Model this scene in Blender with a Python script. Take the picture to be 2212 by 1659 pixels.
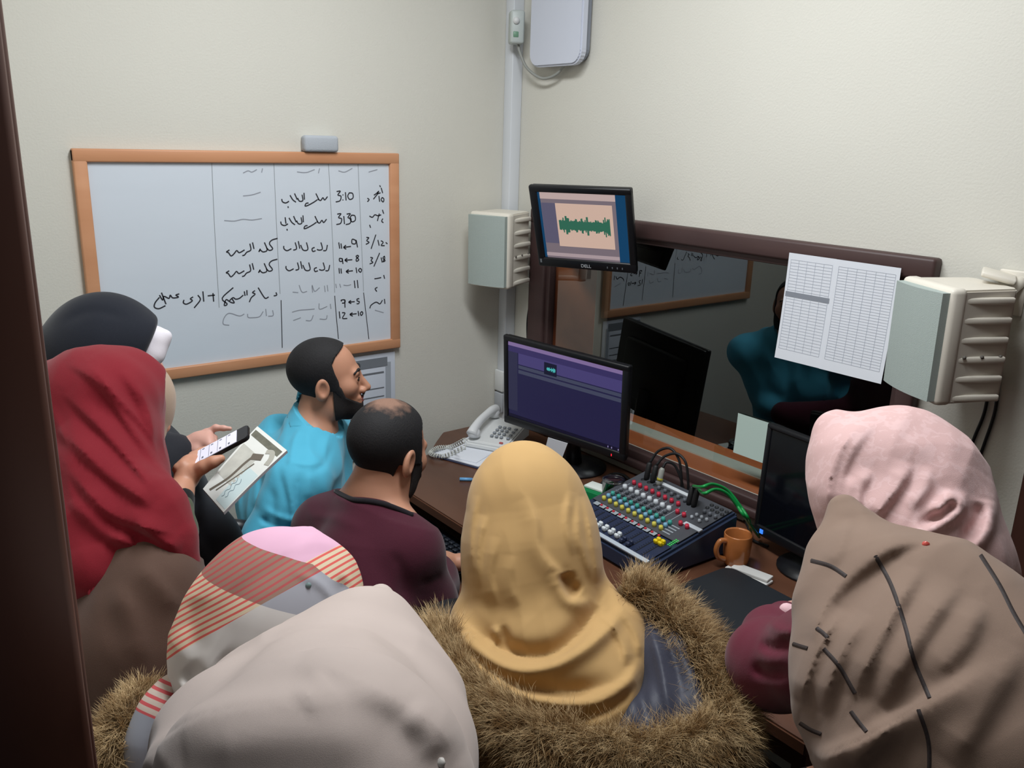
import bpy, bmesh, math, random
import numpy as np
from mathutils import Matrix, Vector
for o in list(bpy.data.objects): bpy.data.objects.remove(o)
SC=bpy.context.scene; COL=SC.collection
# ---------------------------------------------------------------- camera
F=1845.5; CAM=np.array([-2.0636,-2.645,1.85])
RC=np.array([[0.78864,-0.61417,0.02905],[-0.14785,-0.23528,-0.96062],[0.59681,0.75329,-0.27636]])
cd=bpy.data.cameras.new('camera'); co=bpy.data.objects.new('camera',cd); COL.objects.link(co)
cd.sensor_width=36; cd.sensor_fit='HORIZONTAL'; cd.lens=F/2212*36; cd.clip_start=.05; cd.clip_end=50
mw=Matrix.Identity(4)
for i in range(3):
    mw[i][0]=RC[0][i]; mw[i][1]=-RC[1][i]; mw[i][2]=-RC[2][i]; mw[i][3]=CAM[i]
co.matrix_world=mw; SC.camera=co
# ---------------------------------------------------------------- world, lamps, exposure
wd=bpy.data.worlds.new('world'); SC.world=wd; wd.use_nodes=True
wd.node_tree.nodes['Background'].inputs[0].default_value=(.80,.9,1,1); wd.node_tree.nodes['Background'].inputs[1].default_value=.05
def area(name,loc,size,power,col,rot=(0,0,0)):
    l=bpy.data.lights.new(name,'AREA'); l.shape='RECTANGLE'; l.size=size[0]; l.size_y=size[1]; l.energy=power; l.color=col
    o=bpy.data.objects.new(name,l); o.location=loc; o.rotation_euler=rot; COL.objects.link(o); return o
area('ceiling_lamp_light',(-1.08,-1.40,2.86),(.30,1.2),40,(.95,.98,1.0))
area('corridor_fill_light',(-2.9,-2.5,2.6),(.6,.6),2.0,(.95,.97,1.0))  # added fill from the doorway side, no actual lamp is seen there
vs=SC.view_settings; vs.view_transform='Standard'; vs.look='None'; vs.gamma=1; vs.exposure=0.0; vs.use_curve_mapping=False
# ---------------------------------------------------------------- photo rays -> room points
def ray(x,y): return RC.T@np.array([(x-1106)/F,(y-829.5)/F,1.0])
def at(x,y,d): return CAM+ray(x,y)*d
def pz(x,y,z): d=ray(x,y); return CAM+d*((z-CAM[2])/d[2])
def pxp(x,y,X): d=ray(x,y); return CAM+d*((X-CAM[0])/d[0])
def pyp(x,y,Y): d=ray(x,y); return CAM+d*((Y-CAM[1])/d[1])
# ---------------------------------------------------------------- materials
def s2l(c): return tuple((v/255/12.92 if v/255<=.04045 else ((v/255+.055)/1.055)**2.4) for v in c)
MATS={}
def mat(name,col,rough=.6,metal=0,emit=None,estr=1,noise=0,nscale=8,bump=0,bscale=200,spec=.5,trans=0,ior=1.45,sheen=0,coat=0,sub=0,detail=3,stretch=(1,1,1)):
    if name in MATS: return MATS[name]
    m=bpy.data.materials.new(name); m.use_nodes=True; nt=m.node_tree; b=nt.nodes['Principled BSDF']
    c=s2l(col)+(1,)
    b.inputs['Base Color'].default_value=c; b.inputs['Roughness'].default_value=rough; b.inputs['Metallic'].default_value=metal
    b.inputs['Specular IOR Level'].default_value=spec; b.inputs['Transmission Weight'].default_value=trans; b.inputs['IOR'].default_value=ior
    b.inputs['Sheen Weight'].default_value=sheen; b.inputs['Coat Weight'].default_value=coat
    if sub: b.inputs['Subsurface Weight'].default_value=sub; b.inputs['Subsurface Scale'].default_value=.01
    if emit is not None:
        b.inputs['Emission Color'].default_value=s2l(emit)+(1,); b.inputs['Emission Strength'].default_value=estr
    if noise or bump:
        tc=nt.nodes.new('ShaderNodeTexCoord'); mp=nt.nodes.new('ShaderNodeMapping'); mp.inputs['Scale'].default_value=stretch
        nt.links.new(tc.outputs['Object'],mp.inputs[0])
    if noise:
        n=nt.nodes.new('ShaderNodeTexNoise'); n.inputs['Scale'].default_value=nscale; n.inputs['Detail'].default_value=detail
        nt.links.new(mp.outputs[0],n.inputs['Vector'])
        r=nt.nodes.new('ShaderNodeMix'); r.data_type='RGBA'
        r.inputs[6].default_value=tuple(v*(1-noise) for v in c[:3])+(1,); r.inputs[7].default_value=tuple(min(1,v*(1+noise)) for v in c[:3])+(1,)
        nt.links.new(n.outputs[0],r.inputs[0]); nt.links.new(r.outputs[2],b.inputs['Base Color'])
    if bump:
        n2=nt.nodes.new('ShaderNodeTexNoise'); n2.inputs['Scale'].default_value=bscale; n2.inputs['Detail'].default_value=2
        nt.links.new(mp.outputs[0],n2.inputs['Vector'])
        bp=nt.nodes.new('ShaderNodeBump'); bp.inputs['Strength'].default_value=bump; bp.inputs['Distance'].default_value=.002
        nt.links.new(n2.outputs[0],bp.inputs['Height']); nt.links.new(bp.outputs[0],b.inputs['Normal'])
    MATS[name]=m; return m
def wood(name,c1,c2,rough,scale,stretch,bump=.02):
    m=mat(name,c1,rough); nt=m.node_tree; b=nt.nodes['Principled BSDF']
    tc=nt.nodes.new('ShaderNodeTexCoord'); mp=nt.nodes.new('ShaderNodeMapping'); mp.inputs['Scale'].default_value=stretch
    n=nt.nodes.new('ShaderNodeTexNoise'); n.inputs['Scale'].default_value=scale; n.inputs['Detail'].default_value=6; n.inputs['Distortion'].default_value=.6
    r=nt.nodes.new('ShaderNodeValToRGB'); r.color_ramp.elements[0].position=.3; r.color_ramp.elements[1].position=.7
    r.color_ramp.elements[0].color=s2l(c1)+(1,); r.color_ramp.elements[1].color=s2l(c2)+(1,)
    nt.links.new(tc.outputs['Object'],mp.inputs[0]); nt.links.new(mp.outputs[0],n.inputs['Vector']); nt.links.new(n.outputs[0],r.inputs[0]); nt.links.new(r.outputs[0],b.inputs['Base Color'])
    return m
# ---------------------------------------------------------------- mesh helpers
def rotm(yaw,pitch=0,roll=0):
    return (Matrix.Rotation(yaw,4,'Z')@Matrix.Rotation(pitch,4,'X')@Matrix.Rotation(roll,4,'Y'))
class MB:
    def __init__(s): s.v=[]; s.f=[]; s.sm=[]
    def add(s,v,f,smooth=False):
        n=len(s.v); s.v+= [tuple(map(float,p)) for p in v]; s.f+=[tuple(int(i)+n for i in q) for q in f]; s.sm+=[smooth]*len(f); return s
    def box(s,c,d,R=None,bev=0,seg=2):
        bm=bmesh.new(); bmesh.ops.create_cube(bm,size=1)
        for v in bm.verts: v.co=Vector((v.co.x*d[0],v.co.y*d[1],v.co.z*d[2]))
        if bev: bmesh.ops.bevel(bm,geom=bm.edges[:],offset=min(bev,min(d)*.45),segments=seg,affect='EDGES',profile=.5)
        M=(Matrix.Translation(Vector(c))@(R if R is not None else Matrix.Identity(4)))
        bm.verts.ensure_lookup_table()
        vv=[M@v.co for v in bm.verts]; ff=[[v.index for v in f.verts] for f in bm.faces]; bm.free()
        return s.add(vv,ff,bool(bev))
    def prism(s,poly,z0,z1,M=None,bev=0):
        bm=bmesh.new(); vs_=[bm.verts.new((p[0],p[1],z0)) for p in poly]; f=bm.faces.new(vs_)
        r=bmesh.ops.extrude_face_region(bm,geom=[f]); up=[e for e in r['geom'] if isinstance(e,bmesh.types.BMVert)]
        for v in up: v.co.z=z1
        bmesh.ops.recalc_face_normals(bm,faces=bm.faces[:])
        if bev: bmesh.ops.bevel(bm,geom=[e for e in bm.edges],offset=bev,segments=2,affect='EDGES')
        bm.verts.ensure_lookup_table(); bm.verts.index_update()
        vv=[(M@v.co if M is not None else v.co.copy()) for v in bm.verts]; ff=[[v.index for v in f.verts] for f in bm.faces]; bm.free()
        return s.add(vv,ff,False)
    def tube(s,pts,r,n=10,cap=True):
        pts=[Vector(p) for p in pts]; rr=r if hasattr(r,'__len__') else [r]*len(pts); V=[];Fc=[]
        up=None
        for i,p in enumerate(pts):
            t=(pts[min(i+1,len(pts)-1)]-pts[max(i-1,0)]).normalized()
            if up is None:
                up=Vector((0,0,1)) if abs(t.z)<.9 else Vector((1,0,0))
            a=t.cross(up); a.normalize(); up=a.cross(t)
            for k in range(n):
                an=2*math.pi*k/n; V.append(p+(a*math.cos(an)+up*math.sin(an))*rr[i])
        for i in range(len(pts)-1):
            for k in range(n): Fc.append((i*n+k,i*n+(k+1)%n,(i+1)*n+(k+1)%n,(i+1)*n+k))
        if cap: Fc.append(tuple(range(n-1,-1,-1))); Fc.append(tuple((len(pts)-1)*n+k for k in range(n)))
        return s.add(V,Fc,True)
    def lathe(s,prof,c=(0,0,0),n=24,R=None):
        V=[];Fc=[]
        for (r,z) in prof:
            for k in range(n):
                a=2*math.pi*k/n; p=Vector((r*math.cos(a),r*math.sin(a),z))
                if R is not None: p=R@p
                V.append(p+Vector(c))
        for i in range(len(prof)-1):
            for k in range(n): Fc.append((i*n+k,i*n+(k+1)%n,(i+1)*n+(k+1)%n,(i+1)*n+k))
        if prof[0][0]>1e-6: Fc.append(tuple(range(n-1,-1,-1)))
        if prof[-1][0]>1e-6: Fc.append(tuple((len(prof)-1)*n+k for k in range(n)))
        return s.add(V,Fc,True)
    def ribbon(s,pts,w,nrm,off=0):
        P=[Vector(p) for p in pts]; nrm=Vector(nrm); V=[];Fc=[]
        for i,p in enumerate(P):
            t=(P[min(i+1,len(P)-1)]-P[max(i-1,0)]); t.normalize(); a=t.cross(nrm); a.normalize()
            V+=[p+a*w/2+nrm*off,p-a*w/2+nrm*off]
        for i in range(len(P)-1): Fc.append((2*i,2*i+1,2*i+3,2*i+2))
        return s.add(V,Fc,False)
    def build(s,name,m,parent=None,origin=None,M=None):
        V=[Vector(p) for p in s.v]
        if parent is not None:
            if M is None: inv=parent['_inv'] if False else INV.get(parent.name,Matrix.Identity(4)); V=[inv@p for p in V]
            loc=Vector((0,0,0))
        else:
            a=np.array([tuple(p) for p in V]); loc=Vector(((a[:,0].min()+a[:,0].max())/2,(a[:,1].min()+a[:,1].max())/2,a[:,2].min())) if origin is None else Vector(origin)
            V=[p-loc for p in V]
        me=bpy.data.meshes.new(name); me.from_pydata([tuple(p) for p in V],[],s.f); me.update()
        if any(s.sm): me.polygons.foreach_set('use_smooth',s.sm)
        me.materials.append(m)
        o=bpy.data.objects.new(name,me); COL.objects.link(o)
        if parent is not None: o.parent=parent
        else: o.location=loc
        INV[o.name]=Matrix.Translation(-loc) if parent is None else INV.get(parent.name,Matrix.Identity(4))
        return o
INV={}   # world -> local matrix of every root, for parts whose points are given in room coordinates
def tag(o,label,cat,group=None):
    o['label']=label; o['category']=cat
    if group: o['group']=group
    return o
def struct(o): o['kind']='structure'; return o
def root(name,M,label,cat,group=None):
    o=bpy.data.objects.new(name,None); COL.objects.link(o); o.empty_display_size=.05
    M=M if isinstance(M,Matrix) else Matrix.Translation(Vector(M)); o.matrix_world=M; INV[o.name]=M.inverted()
    return tag(o,label,cat,group)
def local(mb,name,m,parent):   # points already in the parent's own frame
    return mb.build(name,m,parent,M=True)
def spl(pts,n=8):   # Catmull-Rom through points
    P=[np.array(p,float) for p in pts]; P=[2*P[0]-P[1]]+P+[2*P[-1]-P[-2]]; out=[]
    for i in range(1,len(P)-2):
        for t in np.linspace(0,1,n,endpoint=False):
            a,b,c,d=P[i-1:i+3]; out.append(.5*(2*b+(c-a)*t+(2*a-5*b+4*c-d)*t*t+(3*b-a-3*c+d)*t**3))
    out.append(P[-2]); return out
PI=math.pi
def bx(name,lo,hi,m,parent=None,bev=0):
    return MB().box([(a+b)/2 for a,b in zip(lo,hi)],[b-a for a,b in zip(lo,hi)],None,bev).build(name,m,parent)
# materials
WALL=mat('cream_wallpaper',(212,210,201),.85,noise=.03,nscale=3,bump=.35,bscale=160,spec=.25)
CEIL=mat('grey_ceiling',(186,186,182),.9); DARKW=mat('dark_unseen_wall',(62,52,46),.8,noise=.1,nscale=3); FLOOR=mat('grey_floor_tile',(84,80,76),.5,noise=.1,nscale=5)  # dark wall tone is invented for unseen walls, to cut bounced light
DKWOOD=wood('dark_wood',(70,42,35),(88,58,48),.45,6,(1,1,.12))
FRAMEW=wood('window_frame_wood',(62,44,44),(78,58,56),.5,8,(1,.2,1))
ORWOOD=wood('orange_wood',(176,96,58),(200,118,74),.5,8,(1,.15,1))
DESKW=wood('desk_laminate',(84,54,40),(106,70,52),.28,7,(1,.1,1))
BOARDFR=wood('whiteboard_frame_wood',(196,138,100),(210,154,116),.45,10,(.2,1,1))
WPL=mat('white_plastic',(222,224,224),.4,noise=.02,nscale=4); CREAMPL=mat('cream_plastic',(222,216,204),.45,noise=.03,nscale=6)
GRILLE=mat('grey_speaker_grille',(172,184,180),.7,bump=.6,bscale=900)
BLK=mat('black_plastic',(20,21,25),.38); BLKM=mat('matte_black',(14,14,16),.8); DKBLUE=mat('mixer_blue',(40,50,72),.4); CHAR=mat('mixer_charcoal',(72,74,80),.45,noise=.08,nscale=60)
GREYP=mat('grey_paint',(150,155,158),.5); PAPER=mat('white_paper',(226,230,238),.8,noise=.02,nscale=5); INK=mat('black_marker_ink',(45,45,52),.6); FAINT=mat('faint_marker_ink',(150,155,165),.7)
METAL=mat('brushed_metal',(185,190,190),.35,metal=.7)
# ---------------------------------------------------------------- room shell
H=3.0; XL=-1.965; YD=-2.95
bx('floor',(-3.3,YD-.1,-.06),(2.6,.1,0),FLOOR)['kind']='structure'
bx('ceiling',(-3.3,YD-.1,H),(2.6,.1,H+.06),CEIL)['kind']='structure'
bx('wall_back',(XL-.14,0,0),(0.02,.1,H),WALL)['kind']='structure'
Y0,Y1,Z0,Z1=-1.63,-.245,.838,1.556     # glass opening in the window wall
DY=-1.945                              # studio door begins here
w=MB()
for lo,hi in (((0,Y1,0),(.10,0,H)),((0,DY,0),(.10,Y0,H)),((0,Y0,0),(.10,Y1,Z0)),((0,Y0,Z1),(.10,Y1,H)),((0,YD,2.08),(.10,DY,H))):
    w.box([(a+b)/2 for a,b in zip(lo,hi)],[b-a for a,b in zip(lo,hi)])
struct(w.build('wall_right',WALL))
bx('wall_front',(XL-.14,YD-.1,0),(.1,YD,H),DARKW)['kind']='structure'
DJ=-1.80                                # doorway edge in the wall on the left
w=MB()
for lo,hi in (((XL-.14,DJ+.03,0),(XL,0,H)),((XL-.14,YD,2.12),(XL,DJ+.03,H))): w.box([(a+b)/2 for a,b in zip(lo,hi)],[b-a for a,b in zip(lo,hi)])
struct(w.build('wall_left',WALL))
bx('wall_corridor',(-3.4,YD-.1,0),(-3.3,.1,H),DARKW)['kind']='structure'
bx('wall_corridor_end',(-3.3,DJ+.9,0),(XL-.14,DJ+1.0,H),DARKW)['kind']='structure'
# far-left dark door frame (casing with moulded edge)
pt=at(100,760,.82); jx,jy=pt[0],pt[1]
d=MB(); d.box((jx-.11,jy+.02,1.05),(.20,.10,2.12),None,.006)
d.box((jx-.06,jy-.035,1.05),(.10,.03,2.12),None,.008); d.box((jx-.13,jy-.035,1.05),(.05,.05,2.12),None,.008); d.box((jx-.012,jy+.02,1.05),(.022,.06,2.12),None,.007)
dr=struct(d.build('door_2',DKWOOD))
d=MB().box((-.0,DY-.06,1.0),(.05,.12,2.0),None,.006).box((-.012,DY-.1,.995),(.052,.05,1.99),None,.006)
d.box((0,DY-.50,2.05),(.05,1.0,.1),None,.006).box((0,DY-.95,1.0),(.049,.1,2.0),None,.006); dd=struct(d.build('door_1',DKWOOD))
MB().box((.0,DY-.5,1.0),(.04,.8,2.0),None,.004).build('door_leaf',DKWOOD,dd)
# ---------------------------------------------------------------- studio window
fr=MB()
def bar(lo,hi,b=.008): fr.box([(a+c)/2 for a,c in zip(lo,hi)],[c-a for a,c in zip(lo,hi)],None,b)
bar((-.035,Y0-.045,Z1-.005),(.004,-.16,1.606)); bar((-.0335,-.25,.79),(.003,-.1612,Z1+.004)); bar((-.0335,Y0-.0438,.79),(.003,Y0+.005,Z1+.004))
bar((-.035,Y0-.04,.808),(.004,-.17,.842),.006); bar((-.048,Y0-.04,.782),(.004,-.17,.812),.008)
bar((-.02,Y0-.02,Z1-.022),(.01,Y1,Z1+.002),.003); bar((-.02,-.27,Z0),(.01,-.24,Z1),.003); bar((-.02,Y0,Z0-.004),(.01,Y0+.02,Z1),.003)
win=struct(fr.build('window_1',FRAMEW))
def wpart(name,lo,hi,m,b=0): return MB().box([(a+c)/2 for a,c in zip(lo,hi)],[c-a for a,c in zip(lo,hi)],None,b).build(name,m,win)
wpart('sill',(.012,Y0+.001,Z0-.03),(.255,Y1-.001,Z0+.003),ORWOOD)
wpart('sill_strip',(.113,Y0+.002,Z0-.004),(.176,Y1-.012,Z0+.008),mat('pale_sealing_strip',(196,200,190),.5))
wpart('side_reveal',(.012,Y1-.012,Z0-.03),(.232,Y1+.02,Z1+.02),ORWOOD)
wpart('side_strip',(.232,Y1-.014,Z0-.03),(.30,Y1+.02,Z1+.02),mat('pale_side_strip',(150,150,138),.6))
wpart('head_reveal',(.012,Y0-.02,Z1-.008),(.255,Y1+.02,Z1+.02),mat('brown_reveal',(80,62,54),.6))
GL=bpy.data.materials.new('window_glass'); GL.use_nodes=True; nt=GL.node_tree; nt.nodes.remove(nt.nodes['Principled BSDF'])
tr=nt.nodes.new('ShaderNodeBsdfTransparent'); tr.inputs[0].default_value=(.97,.99,.98,1); gg=nt.nodes.new('ShaderNodeBsdfGlossy'); gg.inputs['Roughness'].default_value=.012; gg.inputs[0].default_value=(.95,1,1,1)
lw_=nt.nodes.new('ShaderNodeLayerWeight'); lw_.inputs[0].default_value=.5; pw=nt.nodes.new('ShaderNodeMath'); pw.operation='POWER'; pw.inputs[1].default_value=3
ml=nt.nodes.new('ShaderNodeMath'); ml.operation='MULTIPLY_ADD'; ml.inputs[1].default_value=.9; ml.inputs[2].default_value=.13
mx=nt.nodes.new('ShaderNodeMixShader'); nt.links.new(lw_.outputs['Facing'],pw.inputs[0]); nt.links.new(pw.outputs[0],ml.inputs[0]); gb=nt.nodes.new('ShaderNodeNewGeometry'); fb_=nt.nodes.new('ShaderNodeMath'); fb_.operation='SUBTRACT'; fb_.inputs[0].default_value=1; nt.links.new(gb.outputs['Backfacing'],fb_.inputs[1]); mm=nt.nodes.new('ShaderNodeMath'); mm.operation='MULTIPLY'; nt.links.new(ml.outputs[0],mm.inputs[0]); nt.links.new(fb_.outputs[0],mm.inputs[1]); nt.links.new(mm.outputs[0],mx.inputs[0])
nt.links.new(tr.outputs[0],mx.inputs[1]); nt.links.new(gg.outputs[0],mx.inputs[2]); nt.links.new(mx.outputs[0],nt.nodes['Material Output'].inputs[0])
wpart('pane',(.002,Y0+.005,Z0+.002),(.008,Y1-.014,Z1-.010),GL)
# dim studio behind the glass
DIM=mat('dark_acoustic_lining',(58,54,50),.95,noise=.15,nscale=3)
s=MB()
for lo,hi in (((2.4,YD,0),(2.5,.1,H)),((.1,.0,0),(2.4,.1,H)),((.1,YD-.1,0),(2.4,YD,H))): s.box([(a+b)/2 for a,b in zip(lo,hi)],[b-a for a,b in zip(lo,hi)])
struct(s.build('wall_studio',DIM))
# cable trunking along desk back, corner conduit
struct(bx('trim_1',(-.022,-1.93,.752),(-.001,-.05,.782),mat('grey_trunking',(142,136,124),.5),None,.003))
CW=.048
c=MB().box((-CW/2,-CW/2,H/2),(CW,CW,H),None,.004); struct(c.build('trim_2',mat('white_trunking',(214,218,224),.45)))
bx('baseboard_back',(XL,-.012,0),(-.05,-.001,.09),DKWOOD)['kind']='structure'
# ---------------------------------------------------------------- whiteboard and its writing
wx0,wx1,wz0,wz1=-1.53,-.508,1.106,1.789; fw=.036
wb=root('whiteboard',((wx0+wx1)/2,0,wz0),'wide whiteboard in a light wooden frame covered with handwritten schedule on the left wall','whiteboard')
f=MB()
for lo,hi in (((wx0,-.024,wz1-fw),(wx1,-.001,wz1)),((wx0,-.024,wz0),(wx1,-.001,wz0+fw)),((wx0,-.0235,wz0+.001),(wx0+fw,-.001,wz1-.001)),((wx1-fw,-.0235,wz0+.001),(wx1,-.001,wz1-.001))):
    f.box([(a+b)/2 for a,b in zip(lo,hi)],[b-a for a,b in zip(lo,hi)],None,.004)
f.build('frame',BOARDFR,wb)
MB().box(((wx0+wx1)/2,-.008,(wz0+wz1)/2),(wx1-wx0-.03,.01,wz1-wz0-.03)).build('writing_surface',mat('whiteboard_enamel',(214,222,232),.25,noise=.03,nscale=3,stretch=(1,1,4)),wb)
def wp(cx,cy):
    p=pyp(300+cx/3.6875,350+cy/3.6875,-.0135); return (p[0],-.0135,p[2])
def inkstrokes(name,strokes,m,wd):
    bb_=[(min(p[0] for p in s_)-20,max(p[0] for p in s_)+20,min(p[1] for p in s_)-4,max(p[1] for p in s_)+4) for s_ in strokes]; gid=list(range(len(strokes)))
    def find(a):
        while gid[a]!=a: a=gid[a]
        return a
    for a in range(len(strokes)):
        for c in range(a):
            A,B=bb_[a],bb_[c]
            if A[0]<B[1] and B[0]<A[1] and A[2]<B[3] and B[2]<A[3]: gid[find(a)]=find(c)
    for g_ in sorted({find(a) for a in gid}):
        b=MB()
        for a,st in enumerate(strokes):
            if find(a)!=g_: continue
            pts=[wp(*q) for q in st]
            if len(pts)>2: pts=spl(pts,4)
            b.ribbon(pts,wd,(0,-1,0))
        b.build(name,m,wb)
def sh(sts,dx,dy): return [[(x+dx,y+dy) for x,y in s_] for s_ in sts]
three=[[(1575,235),(1605,232),(1585,262),(1610,272),(1602,308),(1568,318)]]; zero=[[(1675,245),(1702,250),(1706,285),(1680,298),(1664,272),(1676,245)]]
kul=[[(1105,608),(1060,622),(1040,650),(1066,690),(1040,704),(1018,684)],[(1000,640),(1022,700),(990,716),(966,700),(956,716),(968,690)],[(905,640),(917,692)],[(884,650),(892,700),(860,718),(842,740),(824,746)],[(842,700),(800,722),(780,705),(760,728),(735,748),(714,722),(698,716),(722,700)]]
zia=[[(1502,660),(1492,702),(1468,706)],[(1450,640),(1462,690),(1440,702),(1418,696)],[(1400,680),(1380,690),(1386,712),(1408,706)],[(1335,640),(1346,696),(1310,702),(1288,660)],[(1270,630),(1282,690)],[(1245,640),(1256,690),(1230,702)],[(1215,690),(1180,706),(1156,690),(1154,668)]]
maj=[[(1503,275),(1480,302),(1466,284),(1448,306),(1424,294)],[(1410,250),(1434,300)],[(1422,300),(1390,322),(1345,346),(1324,350),(1332,330),(1352,326)],[(1315,245),(1319,300)],[(1300,260),(1306,306),(1280,312),(1264,286)],[(1252,320),(1226,300),(1204,264)],[(1240,250),(1262,300)],[(1196,312),(1170,326),(1144,316),(1138,294)],[(1188,352),(1190,366)]]
elev=[[(1592,640),(1600,690)],[(1610,648),(1616,690)],[(1690,672),(1630,680)],[(1650,662),(1632,680),(1652,694)],[(1730,625),(1700,615),(1698,648),(1726,650),(1730,622),(1742,680)]]
INKS=three+[[(1625,258),(1626,266)],[(1625,298),(1626,306)],[(1645,240),(1651,306)]]+zero+maj
INKS+=sh(three,5,180)+[[(1632,430),(1638,494)]]+sh(three,80,180)+sh(zero,18,178)+sh(maj,-8,180)+[[(1165,440),(1172,492)]]
INKS+=kul+sh(kul,-2,166)+zia+sh(zia,18,160)+elev
INKS+=[[(1620,770),(1598,768),(1600,790),(1620,788),(1620,768),(1626,812)],[(1700,778),(1640,782)],[(1660,766),(1642,782),(1662,796)],[(1745,742),(1730,752),(1752,778),(1734,790),(1732,772),(1750,752),(1742,742)]]
INKS+=[[(1594,845),(1598,888)],[(1610,848),(1614,888)],[(1705,866),(1650,872)],[(1672,856),(1652,872),(1672,886)],[(1730,840),(1736,884)],[(1762,846),(1750,862),(1766,878),(1774,858),(1762,846)]]
INKS+=[[(1092,1038),(1098,1060),(1074,1066)],[(1034,1074),(1010,1086),(990,1066),(950,1000)],[(925,1024),(905,1040),(926,1052),(896,1080),(880,1116)],[(860,1020),(862,1062)],[(840,1030),(846,1066)],[(832,1060),(800,1086),(770,1092),(750,1080),(722,1110),(760,1122),(740,1086)],[(720,1110),(695,1096),(680,1142),(704,1130),(664,1084),(752,1000)]]
INKS+=[[(548,1066),(606,1060)],[(590,1044),(596,1112)],[(510,1030),(517,1112)],[(470,1060),(490,1096),(450,1150),(440,1162)],[(432,1074),(410,1090),(426,1106),(380,1132),(354,1120),(360,1098)]]
INKS+=[[(322,1050),(295,1060),(316,1076),(270,1082),(250,1060),(240,1086),(200,1070),(190,1100),(164,1060)],[(164,1078),(130,1120),(124,1156),(160,1168),(212,1144)],[(180,1040),(216,1132)]]
INKS+=[[(1616,1110),(1612,1100),(1640,1098),(1640,1120),(1618,1124)],[(1640,1100),(1642,1160)],[(1720,1112),(1670,1116)],[(1690,1102),(1672,1116),(1692,1128)],[(1756,1088),(1738,1092),(1740,1106),(1756,1112),(1750,1128),(1734,1128)]]
INKS+=[[(1596,1190),(1602,1246)],[(1618,1200),(1642,1204),(1622,1244),(1660,1246)],[(1735,1208),(1680,1214)],[(1702,1200),(1682,1214),(1704,1228)],[(1746,1186),(1752,1226)],[(1776,1190),(1764,1204),(1772,1222),(1784,1204),(1776,1190)]]
INKS+=[[(1812,600),(1832,604),(1815,625),(1834,640),(1808,656)],[(1888,578),(1850,692)],[(1904,620),(1914,666)],[(1928,626),(1946,640),(1930,664),(1958,666)],[(1966,640),(1980,652)]]
INKS+=[[(1843,760),(1862,764),(1850,784),(1864,800),(1838,812)],[(1918,724),(1872,832)],[(1930,760),(1938,800)],[(1958,748),(1944,765),(1962,785),(1944,794),(1958,770),(1956,748)]]
INKS+=[[(1918,185),(1925,200)],[(1930,205),(1942,248)],[(1925,245),(1900,252),(1912,232),(1890,252),(1872,264)],[(1905,250),(1868,296)],[(1912,270),(1918,316)],[(1940,280),(1930,300),(1946,318),(1952,296),(1940,282)],[(1820,288),(1834,300),(1820,316)]]
INKS+=[[(1940,380),(1950,412)],[(1930,420),(1905,428),(1880,420),(1860,440),(1836,430)],[(1915,410),(1900,470)],[(1944,450),(1934,470),(1948,484)],[(1838,500),(1846,524)]]
INKS+=[[(1740,940),(1746,1004)],[(1716,944),(1722,1004)],[(1950,900),(1958,930)],[(1930,920),(1905,926),(1876,930)],[(1900,998),(1882,1010),(1896,1032)],[(1956,1090),(1960,1130)],[(1940,1100),(1920,1130),(1890,1116),(1850,1140),(1840,1166)]]
inkstrokes('handwritten_word',INKS,INK,.0040)
FT=[[(1600,970),(1608,1000)],[(1568,970),(1574,1004)],[(1630,980),(1660,984),(1690,976)],[(1500,980),(1506,1030)],[(1478,985),(1484,1035)],[(1440,1000),(1400,1030),(1380,980),(1384,1040)],[(1340,1030),(1300,1036),(1276,980)],[(1270,1040),(1225,1036)]]
FT+=[[(1525,1130),(1530,1170)],[(1500,1150),(1440,1172),(1436,1126)],[(1400,1170),(1340,1176),(1280,1180),(1220,1196)],[(1500,1220),(1490,1252),(1440,1250)],[(1390,1220),(1370,1262),(1330,1262)],[(1290,1240),(1230,1262)]]
FT+=[[(1065,1180),(1070,1222),(1030,1228)],[(1010,1170),(1016,1226)],[(990,1190),(960,1232),(900,1240),(870,1236),(866,1210)],[(840,1210),(800,1226),(720,1204),(680,1240),(672,1290),(720,1300)]]
FT+=[[(985,50),(978,84)],[(940,60),(900,80),(870,70),(830,88)],[(1440,50),(1430,90)],[(1400,60),(1330,84),(1260,78)],[(1700,50),(1640,80),(1590,70)],[(1900,60),(1830,80)],[(970,240),(900,262),(830,270)],[(980,450),(900,462),(830,456),(760,470),(680,466)],[(1880,1180),(1950,1200)]]
inkstrokes('faint_word',FT,FAINT,.003)
CL=[[(580,0),(605,560),(640,1160)],[(1075,0),(1100,580),(1125,1050)],[(1510,0),(1540,560),(1560,1040)],[(1745,0),(1770,560),(1790,1030)]]
inkstrokes('column_rule',CL,mat('thin_rule_ink',(140,146,150),.6),.0016)
inkstrokes('bold_column_stroke',[[(1133,1100),(1142,1480)],[(1560,1065),(1572,1220),(1590,1410)],[(1790,1040),(1832,1410)]],INK,.0028)
# board eraser standing on the frame
e=root('board_eraser',(-.80,-.02,wz1),'grey board eraser standing on the top edge of the whiteboard frame','eraser')
MB().box((-.80,-.022,wz1+.026),(.118,.034,.051),None,.010,3).build('felt_body',mat('grey_felt',(176,182,190),.9,bump=.4,bscale=300),e)
MB().box((-.80,-.006,wz1+.026),(.112,.010,.045),None,.004).build('backing',mat('pale_plastic',(196,200,206),.5),e)
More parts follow.
